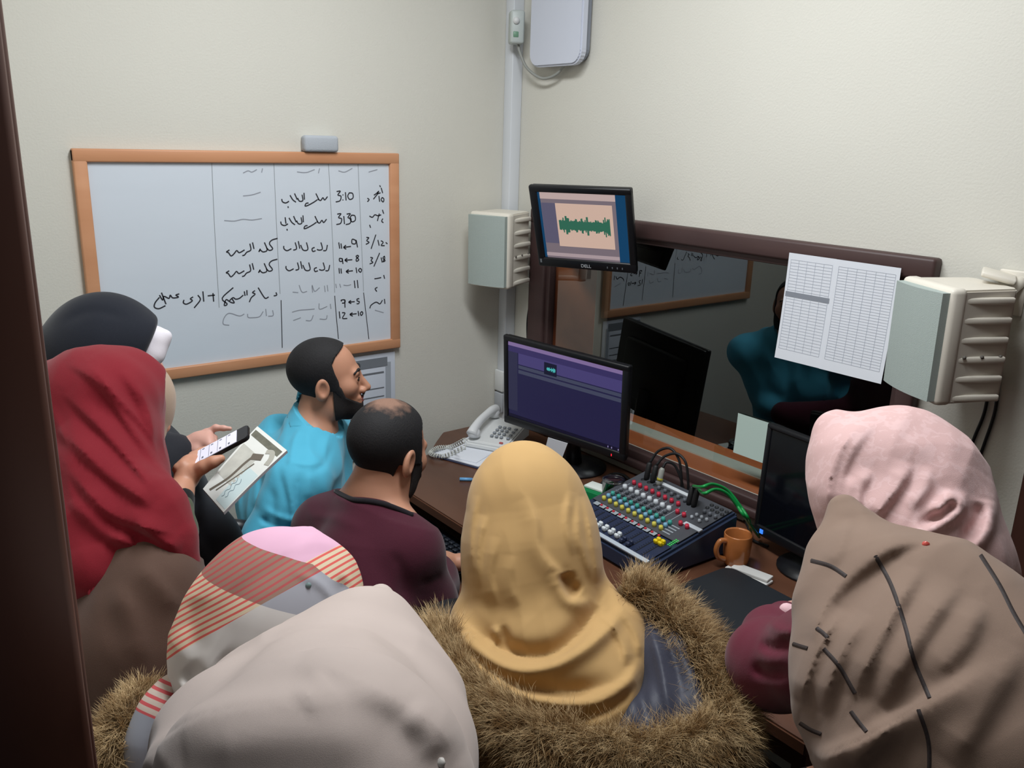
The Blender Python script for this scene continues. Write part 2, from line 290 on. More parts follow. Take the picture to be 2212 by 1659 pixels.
# ---------------------------------------------------------------- wall calendar under the board
cl=root('wall_calendar',(-.64,0,.70),'white printed table sheet hanging on the wall directly below the whiteboard','calendar')
MB().box((-.64,-.004,.895),(.235,.005,.39),None,.001).build('sheet',mat('calendar_paper',(205,212,224),.7),cl)
b=MB()
for z in (1.02,.962,.93,.905,.86,.83,.795,.77,.745): b.box((-.655,-.0072,z),(.17,.001,.0035 if z!=1.02 else .006))
b.build('printed_rows',mat('grey_print',(110,115,122),.7),cl)
MB().box((-.655,-.0072,1.060),(.20,.001,.03)).box((-.655,-.0076,1.046),(.20,.001,.008)).build('header_band',mat('header_grey',(120,126,134),.7),cl)
MB().box((-.552,-.0070,.89),(.022,.001,.33)).build('margin_column',mat('light_grey_print',(165,172,182),.7),cl)
for z in (.856,.826,.790,.765): MB().box((-.746,-.0074,z),(.016,.001,.009)).build('index_tab',mat('tab_print',(60,64,76),.7),cl)
# ---------------------------------------------------------------- speakers
def speaker(name,loc,yaw,pitch,w,d,h,label):
    M=Matrix.Translation(Vector(loc))@rotm(yaw,pitch)
    r=root(name,M,label,'speaker','white wall speakers beside the studio window')
    b=MB().box((0,.012+d*.11,0),(w,d*.22,h),None,.012,3)
    # tapering ribbed shell behind the front shell
    b.prism([(-w/2+.002,d*.2),(w/2-.002,d*.2),(w/2-.012,d-.01),(w/2-.03,d),(-w/2+.03,d),(-w/2+.012,d-.01)],-h/2+.004,h/2-.004,None,.004)
    n=6
    for k in range(n):
        z=-h/2+h*(k+.5)/n-.006
        for s_ in(-1,1):
            b.box((s_*(w/2-.006),d*.58,z),(.012,d*.62,h/n*.36),rotm(s_*-.06),.004)
    local(b,'cabinet',CREAMPL,r)
    # curved grille
    g=MB();N=12;V=[];Fc=[]
    for i in range(N+1):
        t=-1+2*i/N; x=t*(w/2-.008); y=-.004-.010*(1-t*t)
        V+=[(x,y,-h/2+.010),(x,y,h/2-.010),(x,.02,-h/2+.010),(x,.02,h/2-.010)]
    for i in range(N):
        a=4*i; c_=4*(i+1); Fc+=[(a,c_,c_+1,a+1),(a+2,a+3,c_+3,c_+2),(a+1,c_+1,c_+3,a+3),(a,a+2,c_+2,c_)]
    Fc+=[(0,1,3,2),(4*N,4*N+2,4*N+3,4*N+1)]
    g.add(V,Fc,False); local(g,'grille',GRILLE,r)
    for y in (.35,.58,.82): local(MB().lathe([(0,.0),(.004,0),(.004,.003),(0,.004)],(w/2-.002,d*y,-.02),10,rotm(0,0,PI/2)),'screw_socket',mat('socket_grey',(110,106,100),.6),r)
    return r
s1=speaker('wall_speaker',(-.236,-.169,1.459),math.radians(-69),.02,.17,.185,.27,'white speaker hanging in the corner left of the small wall monitor')
MB().tube([(-.075,-.10,1.46),(-.03,-.05,1.46)],.012).box((-.03,-.05,1.46),(.01,.05,.09),rotm(.7),.003).build('bracket',WPL,s1)
s2=speaker('wall_speaker',(-.225,-1.745,1.449),math.radians(-120),.02,.185,.178,.255,'large white speaker at the right, overlapping the taped sheets on the window')
MB().tube([(-.085,-1.82,1.50),(-.005,-1.86,1.58)],.012).box((-.06,-1.83,1.590),(.10,.07,.012),rotm(.4,.2),.004).box((-.006,-1.84,1.55),(.01,.06,.1),None,.003).build('bracket',CREAMPL,s2)
# cords below the right speaker, and the pair of cords left of the window
def cable(name,pts,r,m,label,cat='cable',group=None):
    return tag(MB().tube(spl(pts,8),r,8).build(name,m),label,cat,group)
cb=lambda x,y,X=-.006: tuple(pxp(x,y,X))
cable('speaker_cable',[cb(2140,800),cb(2128,885),cb(2105,945),cb(2085,1000),cb(2074,1060),cb(2070,1150)],.004,BLK,'left one of the two dark cords hanging under the right speaker')
cable('speaker_cable',[cb(2158,800),cb(2150,885),cb(2126,960),cb(2104,1022),cb(2092,1090),cb(2088,1180)],.004,BLK,'right one of the two dark cords hanging under the right speaker')
cable('wall_cable',[cb(1152,560,-.02),cb(1146,640),cb(1139,690),cb(1139,735),cb(1142,800),cb(1140,900)],.003,BLK,'outer dark cord running down beside the window frame in the corner')
cable('wall_cable',[cb(1156,560,-.02),cb(1150,640),cb(1145,690),cb(1146,735),cb(1149,800),cb(1147,900)],.003,BLK,'inner dark cord hugging the left side of the window frame')
# ---------------------------------------------------------------- panel antenna with junction box
an=root('panel_antenna',(0,-.28,2.1),'white rounded wireless panel antenna mounted high beside the corner','antenna')
def rrect(w,h,r,n=6):
    P=[]
    for cx,cy,a0 in((w/2-r,h/2-r,0),(-w/2+r,h/2-r,PI/2),(-w/2+r,-h/2+r,PI),(w/2-r,-h/2+r,1.5*PI)):
        for k in range(n+1): a=a0+PI/2*k/n; P.append((cx+r*math.cos(a),cy+r*math.sin(a)))
    return P
Mx=Matrix(((0,0,-1,0),(-1,0,0,-.287),(0,1,0,2.28),(0,0,0,1)))
MB().prism(rrect(.27,.38,.045),.028,.058,Mx,.006).build('radome',mat('antenna_white',(205,210,224),.35,noise=.02,nscale=3),an)
MB().prism(rrect(.25,.36,.045),.006,.0285,Mx,.004).box((-.005,-.287,2.28),(.012,.08,.12)).build('back_plate',mat('antenna_back',(140,146,158),.5),an)
jb=root('junction_box',(-.06,-.09,2.18),'small grey plastic junction box clipped to the white trunking beside the panel antenna','junction box')
MB().box((-.066,-.088,2.225),(.05,.06,.11),rotm(-.5),.008).build('housing',mat('box_grey',(190,198,196),.4),jb)
MB().box((-.082,-.104,2.20),(.02,.02,.02),rotm(-.5),.003).build('indicator',mat('green_indicator',(110,150,125),.4),jb)
MB().lathe([(.0,0),(.012,0),(.012,.012),(0,.014)],(-.083,-.105,2.245),14,rotm(-.5,PI/2)).build('knob',WPL,jb)
cable('antenna_cable',[(-.06,-.09,2.175),(-.055,-.10,2.14),(-.045,-.13,2.09),(-.035,-.20,2.055),(-.03,-.27,2.065),(-.03,-.32,2.10)],.005,mat('grey_cable',(150,152,148),.5),'grey cable looping from the junction box to the underside of the panel antenna')
# ---------------------------------------------------------------- sheets taped to the window
def sheet(name,y0,y1,z0,z1,x,label,rows,cols,band=None,m=PAPER,curl=.012,group='schedule sheets taped to the window'):
    r=root(name,(x,(y0+y1)/2,z0),label,'paper',group)
    b=MB();N=10;V=[];Fc=[]
    for i in range(N+1):
        t=i/N; z=z1+(z0-z1)*t; xx=x-curl*t*t
        V+=[(xx,y0,z),(xx,y1,z),(xx-.0006,y0,z),(xx-.0006,y1,z)]
    for i in range(N):
        a=4*i;c_=a+4; Fc+=[(a,a+1,c_+1,c_),(a+2,c_+2,c_+3,a+3),(a,c_,c_+2,a+2),(a+1,a+3,c_+3,c_+1)]
    Fc+=[(0,2,3,1),(4*N,4*N+1,4*N+3,4*N+2)]
    b.add(V,Fc); b.build('page',m,r)
    def P(u,v,o=.0012): return (x-curl*v*v-o,y0+(y1-y0)*u,z1+(z0-z1)*v)
    if not rows: return r
    g=MB(); R_=[.06+.84*i/rows for i in range(rows+1)]
    for v in R_: g.ribbon([P(.06,v),P(.94,v)],.0007,(-1,0,0))
    for i in range(cols+1): u=.06+.88*i/cols; g.ribbon([P(u,v) for v in np.linspace(.06,.9,8)],.0009,(-1,0,0))
    if rows: g.build('table_rules',mat('table_rule_grey',(176,182,194),.8),r)
    if band: MB().ribbon([P(.03,band),P(.97,band)],.014,(-1,0,0),.0002).build('divider_band',mat('divider_grey',(140,145,155),.8),r)
    return r
sheet('schedule_sheet',-1.283,-1.425,1.285,1.575,-.042,'left printed schedule sheet on the window, split by a grey band',30,5,.38)
sheet('schedule_sheet',-1.425,-1.60,1.285,1.575,-.044,'right printed schedule sheet on the window, partly behind the speaker',34,6)
sheet('note_card',-1.146,-1.30,.95,1.075,-.004,'small blank pale card stuck low on the window beside the dark monitor',0,0,None,mat('pale_green_card',(196,216,208),.7),.004,None)
# ---------------------------------------------------------------- desk with keyboard tray
DZ=.75
dk=root('desk',(-.37,-1.1,0),'long brown laminate studio desk under the window','desk')
MB().prism([(-.002,-1.92),(-.002,-.06),(-.03,-.03),(-.33,-.035),(-.40,-.10),(-.50,-.20),(-.742,-.30),(-.742,-1.92)],DZ-.032,DZ,None,.004).build('worktop',DESKW,dk)
MB().box((-.38,-1.88,.36),(.62,.03,.716)).build('side_panel',DESKW,dk); MB().box((-.36,-.36,.36),(.60,.03,.716)).build('side_panel',DESKW,dk)
MB().box((-.10,-1.12,.42),(.02,1.48,.58)).build('back_panel',DESKW,dk)
MB().box((-.80,-.63,.652),(.30,.66,.016),None,.003).build('keyboard_tray',DESKW,dk)
MB().box((-.74,-.31,.69),(.2,.02,.06)).build('tray_runner',BLKM,dk); MB().box((-.70,-.965,.69),(.10,.014,.06)).build('tray_runner',BLKM,dk)
kb=root('keyboard',(-.80,-.66,.66),'black computer keyboard on the pull-out tray in front of the man in maroon','keyboard')
MB().box((-.79,-.66,.669),(.15,.45,.016),rotm(0,0,-.03),.005).build('case',BLK,kb)
K=mat('black_keys',(34,38,46),.3); kc=MB()
kq=local(MB().box((0,0,0),(.0155,.0165,.008),None,.003),'key',K,kb); cnt=0
for i in range(5):
    for j in range(18):
        o=kq if cnt==0 else kq.copy()
        if cnt: COL.objects.link(o); o.parent=kb
        cnt+=1; o.location=(.05-.0195*i,.232-.0238*j-.03,.022+.0006*i)
# ---------------------------------------------------------------- monitors
def monitor(name,M,w,h,label,bez=(.018,.018,.018,.03),thick=.035,case=BLK,group=None):
    r=root(name,M,label,'monitor',group); l,rr,t,b_=bez
    b=MB()
    for lo,hi in (((-w/2,0,h/2-t),(w/2,.02,h/2)),((-w/2,0,-h/2),(w/2,.02,-h/2+b_)),((-w/2,.0004,-h/2+.002),(-w/2+l,.02,h/2-.002)),((w/2-rr,.0004,-h/2+.002),(w/2,.02,h/2-.002))):
        b.box([(p+q)/2 for p,q in zip(lo,hi)],[q-p for p,q in zip(lo,hi)],None,.005)
    b.box((0,.022,0),(w-.006,.02,h-.006),None,.006); b.box((0,thick*.5+.02,0),(w*.7,thick,h*.66),None,.012)
    local(b,'bezel',case,r)
    return r
def scr(r,name,x0,x1,z0,z1,col,e,y=.006):   # one lit area of the picture
    return local(MB().box(((x0+x1)/2,y,(z0+z1)/2),(x1-x0,.002,z1-z0)),name,mat('lit_'+name+str(col),tuple(c*.25 for c in col),.25,emit=col,estr=e,spec=.3),r)
# main screen on the desk
mw_,mh=.51,.33
M1=Matrix.Translation(Vector((-.238,-.609,1.027)))@rotm(math.radians(-77.7),math.radians(5.4),math.radians(1.9))
m1=monitor('desktop_monitor',M1,mw_,mh,'wide desktop monitor with a dark purple editing window, standing behind the telephone',(.019,.024,.021,.030))
x0,x1,z0,z1=-mw_/2+.017,mw_/2-.022,-mh/2+.028,mh/2-.019
def u(a): return x0+(x1-x0)*a
def v(a): return z1+(z0-z1)*a
E_=.72
scr(m1,'screen',x0,x1,z0,z1,(40,38,74),E_,.008)
scr(m1,'title_bar',u(0),u(1),v(.055),v(.0),(140,118,168),E_,.0066)
scr(m1,'tool_bar',u(0),u(1),v(.13),v(.055),(62,54,104),E_,.0066)
scr(m1,'side_panel',u(0),u(.09),v(.90),v(.13),(52,52,80),E_,.0066)
scr(m1,'timeline_band',u(.10),u(1),v(.27),v(.13),(78,70,124),E_,.0066)
scr(m1,'clip_thumbnail',u(.34),u(.45),v(.30),v(.15),(26,28,52),E_,.0052)
g=MB(); rnd=random.Random(3)
for i in range(14):
    hh=.006*(.35+rnd.random()); g.box((u(.367)+i*.0026,.004,v(.225)),(.0018,.002,hh*2))
local(g,'clip_waveform',mat('lit_cyan',(10,60,60),.4,emit=(80,190,190),estr=E_),m1)
for k,(a,b_) in enumerate(((.285,.325),(.345,.39))): scr(m1,'audio_track',u(.10),u(.99),v(b_),v(a),(72,76,100),E_,.0066)
scr(m1,'taskbar',u(0),u(1),v(1),v(.955),(24,22,46),E_,.0066)
for a in (.90,.93,.985): scr(m1,'tray_icon',u(a),u(a+.006),v(.985),v(.965),(150,140,190),E_,.0052)
local(MB().box((mw_/2-.05,-.0005,-mh/2+.012),(.003,.001,.008)),'power_light',mat('red_led',(120,10,20),.4,emit=(255,40,60),estr=1),m1)
b=MB().tube([(0,.05,-.05),(0,.055,-.20),(0,.045,-.262)],.022,12)
b.lathe([(0,0),(.12,0),(.12,.008),(.05,.018),(0,.02)],(0,.03,0),28,None)
n0=len(b.v)
# stand foot sits flat on the desk
foot=MB().lathe([(0,0),(.115,0),(.115,.006),(.05,.016),(0,.02)],(-.150,-.59,DZ+.001),28)
foot.build('stand_foot',BLK,m1)
MB().tube([(-.150,-.59,DZ+.012),(-.160,-.592,.85),(-.175,-.598,.98)],[.03,.024,.024],14).build('stand_neck',BLK,m1)
# small monitor on the wall
ww,wh=.345,.285
M2=Matrix.Translation(Vector((-.186,-.612,1.575)))@rotm(math.radians(-64.4),math.radians(20.1),math.radians(-1.0))
m2=monitor('wall_monitor',M2,ww,wh,'small square wall monitor tilted down, showing a green sound waveform',(.026,.022,.022,.034),.05)
x0,x1,z0,z1=-ww/2+.020,ww/2-.020,-wh/2+.032,wh/2-.020
E_=.9
scr(m2,'desktop_background',x0,x1,z0,z1,(20,64,100),E_,.008)
scr(m2,'app_window',u(.05),u(.885),v(1),v(.0),(120,108,116),E_,.0066)
scr(m2,'title_bar',u(.05),u(.885),v(.10),v(.0),(190,168,164),E_,.0052)
scr(m2,'side_panel',u(.055),u(.215),v(.76),v(.16),(92,88,110),E_,.0052)
scr(m2,'wave_canvas',u(.215),u(.845),v(.80),v(.16),(206,176,160),E_,.0052)
scr(m2,'status_bar',u(.05),u(.885),v(.96),v(.91),(170,152,156),E_,.0052)
g=MB(); rnd=random.Random(5)
N=64
for i in range(N):
    t=i/(N-1); a=.085+.03*rnd.random()
    if i in (8,9,35,36): a=.20
    if i>57: a=.10+.08*rnd.random()
    if rnd.random()<.2: a+=.05
    xx=u(.245+.56*t); g.box((xx,.0036,v(.475)),(.0036,.0016,a*(z1-z0)*.9*2*.75))
local(g,'sound_waveform',mat('lit_green',(14,60,44),.4,emit=(48,96,78),estr=E_),m2)
def text_obj(body,size,m,parent,M):
    c=bpy.data.curves.new('t','FONT'); c.body=body; c.size=size; c.extrude=.0004; c.align_x='CENTER'
    o=bpy.data.objects.new('t',c); COL.objects.link(o); bpy.context.view_layer.update()
    me=bpy.data.meshes.new_from_object(o.evaluated_get(bpy.context.evaluated_depsgraph_get())); bpy.data.objects.remove(o)
    q=bpy.data.objects.new('brand_lettering',me); me.materials.clear(); me.materials.append(m); COL.objects.link(q); q.parent=parent; q.matrix_local=M; return q
LET=mat('silver_lettering',(190,195,200),.4)
text_obj('DELL',.016,LET,m2,Matrix.Translation(Vector((.0,-.0006,-wh/2+.009)))@Matrix.Rotation(PI/2,4,'X'))
b=MB()
for k in range(4): b.box((.075+.017*k,-.0006,-wh/2+.015),(.003,.002,.006))
local(b,'control_buttons',mat('button_grey',(110,116,124),.4),m2)
local(MB().box((-ww/2+.012,-.0006,-wh/2+.022),(.006,.002,.012)),'corner_badge',mat('badge_grey',(120,126,132),.4),m2)
MB().tube([(-.13,-.58,1.56),(-.05,-.54,1.56),(-.002,-.54,1.56)],.016,10).box((-.008,-.54,1.56),(.014,.10,.12),None,.003).build('wall_arm',BLKM,m2)
# dark monitor at the right
M3=Matrix.Translation(Vector((-.158,-1.520,.959)))@rotm(math.radians(-101.6),math.radians(-3.5),math.radians(-2.0))
m3=monitor('desktop_monitor',M3,.40,.324,'switched-off black monitor on the desk between the mug and the woman in pink',(.016,.016,.016,.03))
local(MB().box((0,.007,.007),(.368,.003,.278)),'screen',mat('dead_screen',(12,14,20),.12),m3)
local(MB().box((-.165,-.0006,-.147),(.012,.002,.012)),'power_light',mat('blue_led',(20,40,120),.4,emit=(60,130,255),estr=1.2),m3)
MB().tube([(-.10,-1.52,DZ+.01),(-.10,-1.52,.95)],.024,12).lathe([(0,0),(.095,0),(.095,.006),(.04,.016),(0,.02)],(-.115,-1.52,DZ+.001),28).build('stand',BLK,m3)
# sticky note hanging from the main monitor
r=root('sticky_note',(-.30,-.70,.82),'small white paper slip stuck under the lower bezel of the lit desktop monitor','note')
mn=np.array(M1.to_3x3()@Vector((0,1,0))); mp=np.array(M1@Vector((0,-.0035,0)))
q=[CAM+ray(*k)*(((mp-CAM)@mn)/(ray(*k)@mn)) for k in ((1184,945),(1226,958),(1214,990),(1176,976))]
nn=np.cross(q[1]-q[0],q[3]-q[0]); nn/=np.linalg.norm(nn); nn=mn*1.6
MB().add(list(q)+[k+nn*.0012 for k in q],[(0,1,2,3),(7,6,5,4),(0,4,5,1),(1,5,6,2),(2,6,7,3),(3,7,4,0)]).build('slip',PAPER,r)
# ---------------------------------------------------------------- telephone
tyaw=math.radians(28.7)
T=Matrix.Translation(Vector((-.235,-.262,DZ+.012)))@rotm(tyaw-PI/2)
ph=root('telephone',T,'white push-button desk telephone on papers in the corner','telephone')
b=MB()
prof=[(-.11,0),(.11,0),(.11,.055),(.09,.058),(-.10,.026),(-.11,.02)]
Mp=Matrix(((0,0,1,-.082),(1,0,0,0),(0,1,0,0),(0,0,0,1)))
b.prism(prof,0,.164,Mp,.005); local(b,'base',WPL,ph)
hs=MB(); P=[(-.058,-.105,.052),(-.058,-.085,.066),(-.058,-.04,.082),(-.058,.02,.090),(-.058,.07,.092),(-.058,.105,.086)]
hs.tube(spl(P,5),[.019]*4+[.022,.02,.018,.017,.016,.016,.016,.016,.016,.016,.016,.017,.018,.02,.021,.022,.022,.02,.019,.018,.017,.016][:22],14) if False else hs.tube(spl(P,5),[.021-.006*math.sin(PI*i/25) for i in range(26)],14)
hs.lathe([(0,-.02),(.022,-.018),(.024,0),(.016,.012)],(-.058,-.085,.056),16); hs.lathe([(0,-.02),(.022,-.018),(.024,0),(.016,.012)],(-.058,.088,.082),16)
local(hs,'handset',mat('handset_white',(226,228,230),.3),ph)
KB=mat('phone_key_grey',(150,156,164),.5); kk=None
for i in range(4):
    for j in range(4):
        y=-.055+.024*i; x=.0+.019*j+(.008 if j==3 else 0); z=.033+(y+.10)*.168
        if kk is None:
            kk=local(MB().box((0,0,0),(.012,.012,.006),None,.002),'key',KB,ph); o=kk
        else: o=kk.copy(); COL.objects.link(o); o.parent=ph
        o.location=(x,y,z)
local(MB().box((.052,-.088,.031),(.014,.009,.005),rotm(0,.16),.002),'red_key',mat('red_key',(190,90,90),.5),ph)
# coiled cord
cp=spl([tuple(at(1004,951,2.78)),tuple(pz(975,965,.775)),tuple(pz(945,968,.772)),tuple(pz(930,980,.768)),tuple(pz(960,985,.768)),tuple(pz(1005,965,.77))],40)
co_=[]
for i,p in enumerate(cp):
    a=i*1.05; t=np.array(cp[min(i+1,len(cp)-1)])-np.array(cp[max(i-1,0)]); t=t/np.linalg.norm(t); up=np.array([0,0,1.]); s_=np.cross(t,up); s_/=np.linalg.norm(s_); up=np.cross(s_,t)
    co_.append(np.array(p)+.0075*(math.cos(a)*s_+math.sin(a)*up))
MB().tube(co_,.0021,6).build('coiled_cord',mat('cord_grey',(196,198,192),.5),ph)
# papers under the telephone
r=root('paper_pad',(-.37,-.30,DZ),'white desk pad with a dark blue edge lying under the telephone','desk pad')
Mq=Matrix.Translation(Vector((-.33,-.27,DZ)))@rotm(math.radians(19))
rM=lambda mb,name,m: mb.build(name,m,r)
b=MB().box((-.335,-.275,DZ+.0025),(.30,.225,.004),rotm(math.radians(19)),.001); b.build('blotter',mat('blotter_navy',(54,58,82),.6),r)
MB().box((-.335,-.275,DZ+.0065),(.285,.205,.004),rotm(math.radians(19)),.001).box((-.345,-.268,DZ+.0100),(.25,.16,.003),rotm(math.radians(24)),.001).build('sheets',PAPER,r)
pen=root('ballpoint_pen',(-.50,-.50,DZ),'light blue ballpoint pen lying on the open part of the desk','pen')
pa=pz(993,1035,DZ+.006); pb=pa+np.array([.789,-.614,0])*.14; pm=pa*.72+pb*.28
MB().tube([pa,pm],.0058,10).build('cap',mat('pen_cap_blue',(110,170,220),.3),pen); MB().tube([pm,pb],.0048,10).build('barrel',mat('pen_barrel_blue',(120,160,200),.25),pen)
# green box
g=root('green_box',(-.335,-.885,DZ),'small green and white cardboard box between the glass mug and the gold headscarf','box')
MB().box((-.325,-.884,DZ+.032),(.07,.085,.062),rotm(.2),.002).build('carton',mat('green_card',(0,120,66),.5),g)
MB().box((-.318,-.884,DZ+.067),(.045,.07,.007),rotm(.2),.001).build('lid',mat('box_white',(222,228,222),.6),g)
# glass mug
gm=bpy.data.materials.new('clear_glass'); gm.use_nodes=True; nt=gm.node_tree; bs=nt.nodes['Principled BSDF']; bs.inputs['Transmission Weight'].default_value=1; bs.inputs['Roughness'].default_value=.02; bs.inputs['IOR'].default_value=1.5
r=root('glass_mug',(-.302,-.938,DZ),'empty clear glass mug behind the left end of the mixing console','mug')
MB().lathe([(.0,.004),(.030,.004),(.034,.012),(.036,.105),(.0345,.107),(.033,.104),(.031,.014),(0,.010)],(-.302,-.938,DZ+.001),28).lathe([(.0335,.1045),(.036,.1035),(.0372,.1055),(.036,.1075),(.0335,.1065)],(-.302,-.938,DZ+.001),28).build('cup',gm,r)
hd=np.array([-.4,-.9,0])/np.hypot(.4,.9); c0=np.array([-.302,-.938,DZ])
MB().tube(spl([c0+hd*.034+np.array([0,0,.085]),c0+hd*.055+np.array([0,0,.08]),c0+hd*.06+np.array([0,0,.05]),c0+hd*.05+np.array([0,0,.03]),c0+hd*.034+np.array([0,0,.026])],5),.004,8).build('handle',gm,r)
# brown mug
BM=mat('brown_ceramic',(176,108,60),.22,noise=.25,nscale=28,coat=.3)
r=root('coffee_mug',(-.268,-1.381,DZ),'brown glazed coffee mug standing right of the mixing console','mug')
c0=np.array([-.268,-1.381,DZ+.001])
MB().lathe([(0,.0),(.026,0),(.033,.012),(.0365,.04),(.038,.092),(.0365,.095),(.0345,.090),(.033,.045),(.028,.014),(0,.010)],c0,32).build('cup',BM,r)
MB().lathe([(0,.052),(.0335,.052),(.0335,.054),(0,.055)],c0,24).build('coffee',mat('dark_coffee',(34,20,14),.15),r)
hd=np.array([-.80,.30,0]); hd/=np.linalg.norm(hd)
z=lambda a: np.array([0,0,a])
MB().tube(spl([c0+hd*.034+z(.076),c0+hd*.054+z(.078),c0+hd*.064+z(.056),c0+hd*.056+z(.032),c0+hd*.033+z(.022)],6),[.0075]*25,10).build('handle',BM,r)
# white cards
for k,(dx,dy,a,lab) in enumerate(((0,0,0,'lower white card of the small stack lying behind the black laptop'),(.004,-.006,.10,'upper white card of the small stack, turned slightly askew, behind the black laptop'))):
    o=MB().box((-.290+dx,-1.442+dy,DZ+.005+.0085*k),(.036,.125-.02*k,.008),rotm(.08+a),.002).build('white_card',mat('card_white',(226,226,224),.6))
    tag(o,lab,'card','white cards behind the laptop')
# laptop
r=root('laptop',(-.48,-1.53,DZ),'closed black laptop lying on the desk front beside the maroon sleeve','laptop')
LP=[pz(1459,1284,.785),pz(1603,1227,.785),pz(1722,1290,.785),pz(1570,1412,.785)]
cx,cy=sum(p[0] for p in LP)/4,sum(p[1] for p in LP)/4
lw=np.linalg.norm(LP[1][:2]-LP[0][:2]); ll=np.linalg.norm(LP[3][:2]-LP[0][:2])
ya=math.atan2(*(LP[1]-LP[0])[[1,0]])
MQ=Matrix.Translation(Vector((cx,cy,0)))@rotm(ya)
MB().prism(rrect(lw+.012,ll+.012,.035,8),.770,.786,MQ,.004).build('lid',mat('laptop_lid',(30,34,40),.5,noise=.05,nscale=40),r)
MB().prism(rrect(lw+.006,ll+.006,.033,8),.752,.769,MQ,.004).build('base',BLKM,r)
print('laptop',lw,ll,cx,cy,math.degrees(ya))
# ---------------------------------------------------------------- mixing console
MX=Matrix.Translation(Vector((-.37,-1.139,DZ+.002)))@rotm(math.radians(-92.5))
mx_=root('mixing_console',MX,'blue ten-channel audio mixing console with coloured knobs on the desk','mixing console')
Wm,Dm=.372,.345; ta=math.atan(.2)
def tz(y): return .056+(y+.168)*.2
pr=[(-.172,0),(.172,0),(.172,tz(.172)-.004),(-.172,tz(-.172)-.004)]
Mp=Matrix(((0,0,1,-Wm/2),(1,0,0,0),(0,1,0,0),(0,0,0,1)))
local(MB().prism(pr,0,Wm,Mp,.008),'chassis',DKBLUE,mx_)
def onp(x,y,o=0): return (x,y,tz(y)+o)
Rt=rotm(0,ta)
def plate(b,x0,x1,y0,y1,th=.002,o=0): return b.box((( x0+x1)/2,(y0+y1)/2,tz((y0+y1)/2)-.004+th/2+.0035+o),(x1-x0,(y1-y0)/math.cos(ta),th),Rt)
local(plate(MB(),-.172,.172,-.052,.160),'channel_panel',CHAR,mx_)
local(plate(MB(),-.172,.172,-.155,-.072,.001),'fader_panel',mat('fader_panel_blue',(34,44,70),.45),mx_)
b=plate(MB(),-.172,.178,-.170,-.157,.004); local(b,'label_strip',mat('label_strip_silver',(176,186,196),.5),mx_)
local(plate(MB(),-.100,.06,.131,.143,.005),'rear_label_strip',mat('strip_white',(200,205,210),.5),mx_)
local(plate(MB(),.118,.178,.022,.036,.004),'output_label',mat('strip_white2',(190,196,204),.5),mx_)
b=MB()
for i in range(10): plate(b,-.152+.0258*i,-.150+.0258*i,-.01,.075,.0008,.002)
for i in range(10): plate(b,-.150+.0258*i,-.130+.0258*i,-.070,-.055,.0008,.002)
for i in range(4): plate(b,.10,.13,-.04+.012*i,-.036+.012*i,.0008,.002)
local(b,'printed_legends',mat('legend_grey',(150,158,166),.6),mx_)
b=MB()
for i in range(12): plate(b,-.140+.0258*i-.0015,-.140+.0258*i+.0015,-.150,-.078,.0006,.0012)
for i in range(12):
    for k in range(9): plate(b,-.148+.0258*i,-.144+.0258*i,-.148+.008*k,-.1465+.008*k,.0005,.0012)
local(b,'fader_slots',mat('slot_black',(12,14,20),.6),mx_)
def kproto(name,col,r,h):
    m=mat('knob_'+name,col,.35)
    return local(MB().lathe([(0,0),(r,0),(r*.92,h*.55),(r*.8,h),(0,h)],(0,0,0),14),'rotary_knob',m,mx_)
def row(proto,xs,y,first):
    for i,x in enumerate(xs):
        if first[0]: o=proto; first[0]=False
        else: o=proto.copy(); COL.objects.link(o); o.parent=mx_
        o.matrix_local=Matrix.Translation(Vector(onp(x,y,.001)))@Rt
ch=[-.139+.026*i for i in range(10)]
k=kproto('yellow',(206,196,84),.0068,.013); row(k,ch,-.036,[True])
k=kproto('blue',(120,170,200),.0066,.013); row(k,ch,-.019,[True])
k=kproto('teal',(64,160,148),.0066,.013); row(k,ch,-.002,[True])
k=kproto('white',(206,212,218),.0078,.015); row(k,ch[:8],.046,[True])
k=kproto('grey',(98,102,110),.0055,.012); f_=[True]; row(k,ch[:8],.014,f_); row(k,ch[:8],.030,f_); row(k,ch[3:8],.108,f_); row(k,[.125,.145,.165],.10,f_)
k=kproto('pale',(170,176,184),.005,.010); f_=[True]; row(k,[.120,.138,.156],.075,f_); row(k,[.118,.146],.058,f_)
k=kproto('red',(196,50,72),.0066,.013); f_=[True]; row(k,ch[:8],.082,f_); row(k,[.070,.095],.0515,f_); row(k,[.118,.142],.015,f_)
m=mat('button_red',(190,48,62),.4); bp=local(MB().box((0,0,0),(.007,.007,.006),None,.0015),'mute_button',m,mx_)
for i in range(10):
    o=bp if i==0 else bp.copy()
    if i: COL.objects.link(o); o.parent=mx_
    o.matrix_local=Matrix.Translation(Vector(onp(-.139+.026*i+.018,-.062,.003)))@Rt
def fader(col,name):
    b=MB(); b.box((0,.006,.007),(.014,.010,.014),None,.004,3); b.box((0,-.006,.007),(.014,.010,.014),None,.004,3); b.box((0,0,.003),(.012,.016,.006))
    return local(b,'fader_cap',mat('fader_'+name,col,.35),mx_)
fp=fader((216,222,226),'white'); first=True
for i in range(10):
    x=-.146+.0258*i; y=-.136 if i>1 else -.108
    if i>7: y=-.150
    if i>=8: continue
    o=fp if first else fp.copy()
    if not first: COL.objects.link(o); o.parent=mx_
    first=False
    o.matrix_local=Matrix.Translation(Vector(onp(x,y)))@Rt
fd=fader((44,52,78),'navy')
for i in (8,9):
    o=fd if i==8 else fd.copy()
    if i==9: COL.objects.link(o); o.parent=mx_
    o.matrix_local=Matrix.Translation(Vector(onp(-.146+.0258*i,-.142)))@Rt
fy=fader((226,200,20),'yellow')
